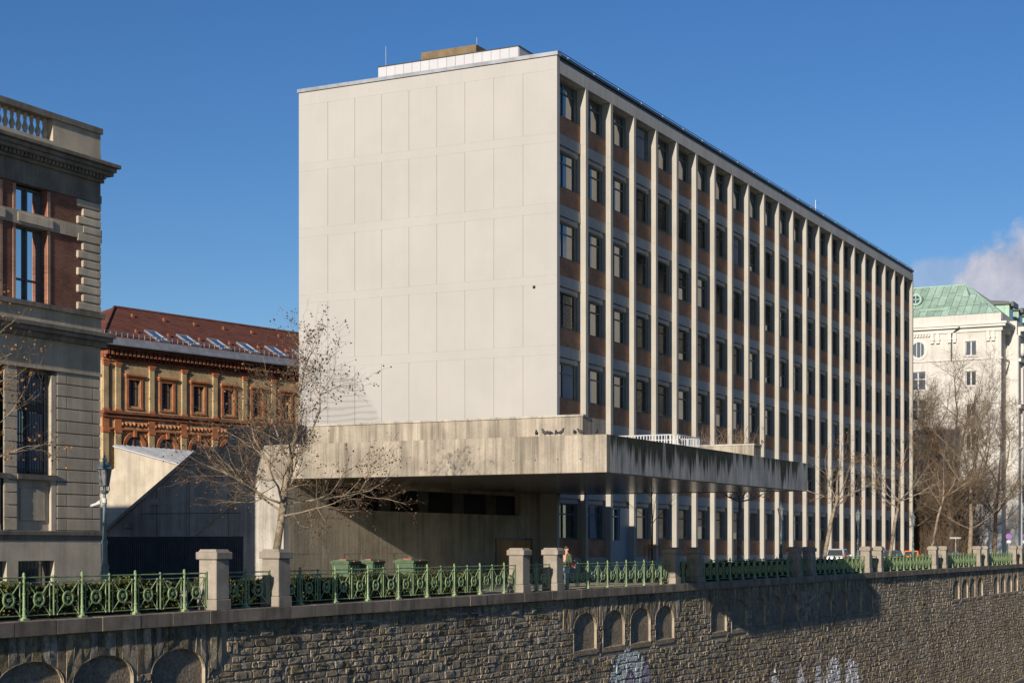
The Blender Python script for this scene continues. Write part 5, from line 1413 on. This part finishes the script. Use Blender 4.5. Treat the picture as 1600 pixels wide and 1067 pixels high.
lp = thing('lighting_mast', 'tall slim grey lighting mast before the palace side', 'mast', (182, 32.0, -.02))
part('mast', MB().tube([(182, 32.0, -.02), (182, 32.0, 4), (182, 32.0, 12)], [.13, .09, .05], 8), 'steel_grey', lp)
part('lantern', MB().box(181.2, 182.1, 31.85, 32.15, 12.0, 12.15), 'steel_grey', lp)

# ------------------------------------------------------------------ pigeons
def pigeon_mesh(up):
    mb = MB()
    mb.tube([(-.15, 0, .10), (-.09, 0, .115), (-.02, 0, .125), (.06, 0, .14 + up * .2), (.09, 0, .18 + up * .3), (.105, 0, .215 + up * .4), (.13, 0, .225 + up * .4), (.165, 0, .215 + up * .4)], [.012, .045, .068, .062, .04, .034, .026, .004], 8)
    mb.box(-.24, -.12, -.028, .028, .085, .10)
    for s in (-1, 1): mb.tube([(0, s * .03, 0), (.0, s * .03, .08)], .007, 4)
    return mb.mesh('pigeon', 'pigeon', smooth=True)
pgm = [pigeon_mesh(0), pigeon_mesh(.12), pigeon_mesh(-.1)]
for i, (y, a) in enumerate(((30.16, 200), (29.80, 80), (29.55, 150), (29.29, 30), (29.05, 260), (28.45, 190), (28.15, 120), (27.5, 20))):
    o = inst('pigeon', pgm[i % 3], None, (CX + .16 + .05 * (i % 2), y, CZ1), (1.12, 1.12, 1.12), rad(a))
    tag(o, ('dark pigeon standing nearest the canopy corner' if i == 7 else f'dark pigeon on the concrete canopy edge, {ordn[7 - i]} from the corner'), 'pigeon', 'pigeons in a row on the canopy edge', 'thing')
o = inst('pigeon', pgm[1], None, (69.9, CY + .2, CZ1), (1.12, 1.12, 1.12), rad(40)); tag(o, 'lone dark pigeon on the mossy river edge of the canopy', 'pigeon', None, 'thing')

# ------------------------------------------------------------------ person
def skinned(name, verts, edges, radii, mat, parent, root=0, sub=2):
    me = bpy.data.meshes.new(name); me.from_pydata(verts, edges, []); me.update()
    o = bpy.data.objects.new(name, me); COL.objects.link(o)
    md = o.modifiers.new('skin', 'SKIN'); md.use_smooth_shade = True
    for i, r in enumerate(radii):
        sv = me.skin_vertices[0].data[i]; sv.radius = r if isinstance(r, tuple) else (r, r); sv.use_root = (i == root)
    s = o.modifiers.new('sub', 'SUBSURF'); s.levels = sub; s.render_levels = sub
    dg = bpy.context.evaluated_depsgraph_get(); m2 = bpy.data.meshes.new_from_object(o.evaluated_get(dg))
    bpy.data.objects.remove(o); m2.name = name; m2.materials.clear(); m2.materials.append(M[mat])
    m2.polygons.foreach_set('use_smooth', [True] * len(m2.polygons))
    r = bpy.data.objects.new(name, m2); COL.objects.link(r); r.parent = parent
    return r
pe = thing('person', 'person in a dark green coat and blue jeans walking with a red and white bag', 'person', (67.0, 31.45, -.02), rad(-8))
# x forward, y to the person's left; body and limbs grow from the pelvis as one surface
V = [(0, 0, .95), (.01, 0, 1.12), (.01, 0, 1.30), (.015, 0, 1.46), (.03, 0, 1.56), (.05, 0, 1.68), (.06, 0, 1.78),
     (.0, .10, .90), (.12, .10, .50), (.05, .10, .09), (.16, .10, .04), (0, -.10, .90), (-.06, -.10, .50), (-.26, -.10, .14), (-.17, -.10, .05),
     (.0, .20, 1.43), (.02, .25, 1.16), (.22, .18, 1.06), (.30, .14, 1.08), (.0, -.20, 1.43), (.03, -.25, 1.16), (.24, -.18, 1.05), (.31, -.14, 1.07)]
Ed = [(0, 1), (1, 2), (2, 3), (3, 4), (4, 5), (5, 6), (0, 7), (7, 8), (8, 9), (9, 10), (0, 11), (11, 12), (12, 13), (13, 14), (3, 15), (15, 16), (16, 17), (17, 18), (3, 19), (19, 20), (20, 21), (21, 22)]
R = [(.13, .17), (.12, .16), (.13, .18), (.10, .15), .058, (.10, .082), (.085, .072), .10, .065, .046, .04, .10, .065, .046, .04, .068, .05, .04, .035, .068, .05, .04, .035]
body = skinned('body', V, Ed, R, 'skin', pe)
C_ = [(0, 0, .82), (0, 0, 1.0), (.01, 0, 1.15), (.01, 0, 1.32), (.012, 0, 1.46), (.02, 0, 1.53), (.0, .205, 1.43), (.02, .255, 1.16), (.20, .19, 1.06), (.0, -.205, 1.43), (.03, -.255, 1.16), (.22, -.19, 1.05)]
skinned('coat', C_, [(0, 1), (1, 2), (2, 3), (3, 4), (4, 5), (4, 6), (6, 7), (7, 8), (4, 9), (9, 10), (10, 11)], [(.175, .22), (.165, .205), (.155, .20), (.16, .21), (.125, .175), .075, .085, .068, .056, .085, .068, .056], 'coat', pe)
skinned('trousers', [(0, 0, .94), (.0, .10, .86), (.12, .10, .50), (.055, .10, .12), (0, -.10, .86), (-.06, -.10, .50), (-.25, -.10, .16)], [(0, 1), (1, 2), (2, 3), (0, 4), (4, 5), (5, 6)], [(.15, .185), .115, .082, .066, .115, .082, .066], 'jeans', pe)
for s, (fx, fz) in ((1, (.05, .045)), (-1, (-.24, .10))):
    skinned('shoe', [(fx - .06, s * .10, fz), (fx + .05, s * .10, fz), (fx + .17, s * .10, fz - (.01 if s > 0 else .055))], [(0, 1), (1, 2)], [.052, .056, .042], 'shoe', pe)
skinned('hair', [(-.02, 0, 1.70), (.02, 0, 1.79), (.07, 0, 1.81)], [(0, 1), (1, 2)], [(.085, .075), (.082, .075), (.06, .062)], 'hair', pe)
part('face', MB().tube([(.125, 0, 1.70), (.165, 0, 1.675), (.13, 0, 1.655)], [.012, .018, .012], 6).tube([(.135, -.03, 1.715), (.145, -.03, 1.715)], .010, 6).tube([(.135, .03, 1.715), (.145, .03, 1.715)], .010, 6).tube([(.13, -.025, 1.62), (.135, .025, 1.62)], .008, 5), 'hair', body, world=False)
for s in (1, -1):
    part('ear', MB().tube([(.045, s * .085, 1.66), (.045, s * .095, 1.70), (.04, s * .088, 1.725)], [.012, .02, .012], 6), 'skin', body, world=False)
    hb = MB()
    for k in range(4): hb.tube([(.33 + .0 * k, s * .14 + .0, 1.10 - .022 * k), (.375, s * .125, 1.10 - .022 * k), (.395, s * .09, 1.095 - .022 * k), (.375, s * .06, 1.09 - .022 * k)], [.011, .0105, .0095, .008], 5)
    hb.tube([(.32, s * .13, 1.10), (.335, s * .10, 1.13), (.37, s * .08, 1.135)], [.013, .012, .009], 5)
    hb.tube([(.29, s * .145, 1.075), (.34, s * .135, 1.07)], [.034, .036], 8)
    part('hand', hb, 'skin', body, smooth=True, world=False)
bag = thing('carrier_bag', 'bulging red carrier bag with white print held by the walking person', 'bag', (67.43, 31.39, 1.05), rad(-8))
bm_ = MB(); n = 12
prof = [(.08, .13, .00), (.15, .17, .05), (.17, .19, .16), (.16, .18, .27), (.13, .15, .36), (.10, .13, .40)]
o0 = 0
for wx, wy, z_ in prof:
    for k in range(n):
        a = 2 * math.pi * k / n; f = 1 + .08 * math.sin(3 * a + z_ * 20); bm_.v.append((wx * f * math.cos(a), wy * f * math.sin(a), z_ - .20))
for i in range(len(prof) - 1):
    for k in range(n): bm_.f.append((i * n + k, i * n + (k + 1) % n, (i + 1) * n + (k + 1) % n, (i + 1) * n + k))
bm_.f += [tuple(range(n))[::-1], tuple((len(prof) - 1) * n + k for k in range(n))]
part('sack', bm_, 'bag_red', bag, smooth=True, world=False)
part('print', MB().box(-.06, .08, -.205, -.17, -.08, .0).box(-.10, .02, -.20, -.16, .10, .15).box(.0, .10, -.185, -.14, -.2, -.13), 'bag_white', bag, world=False)
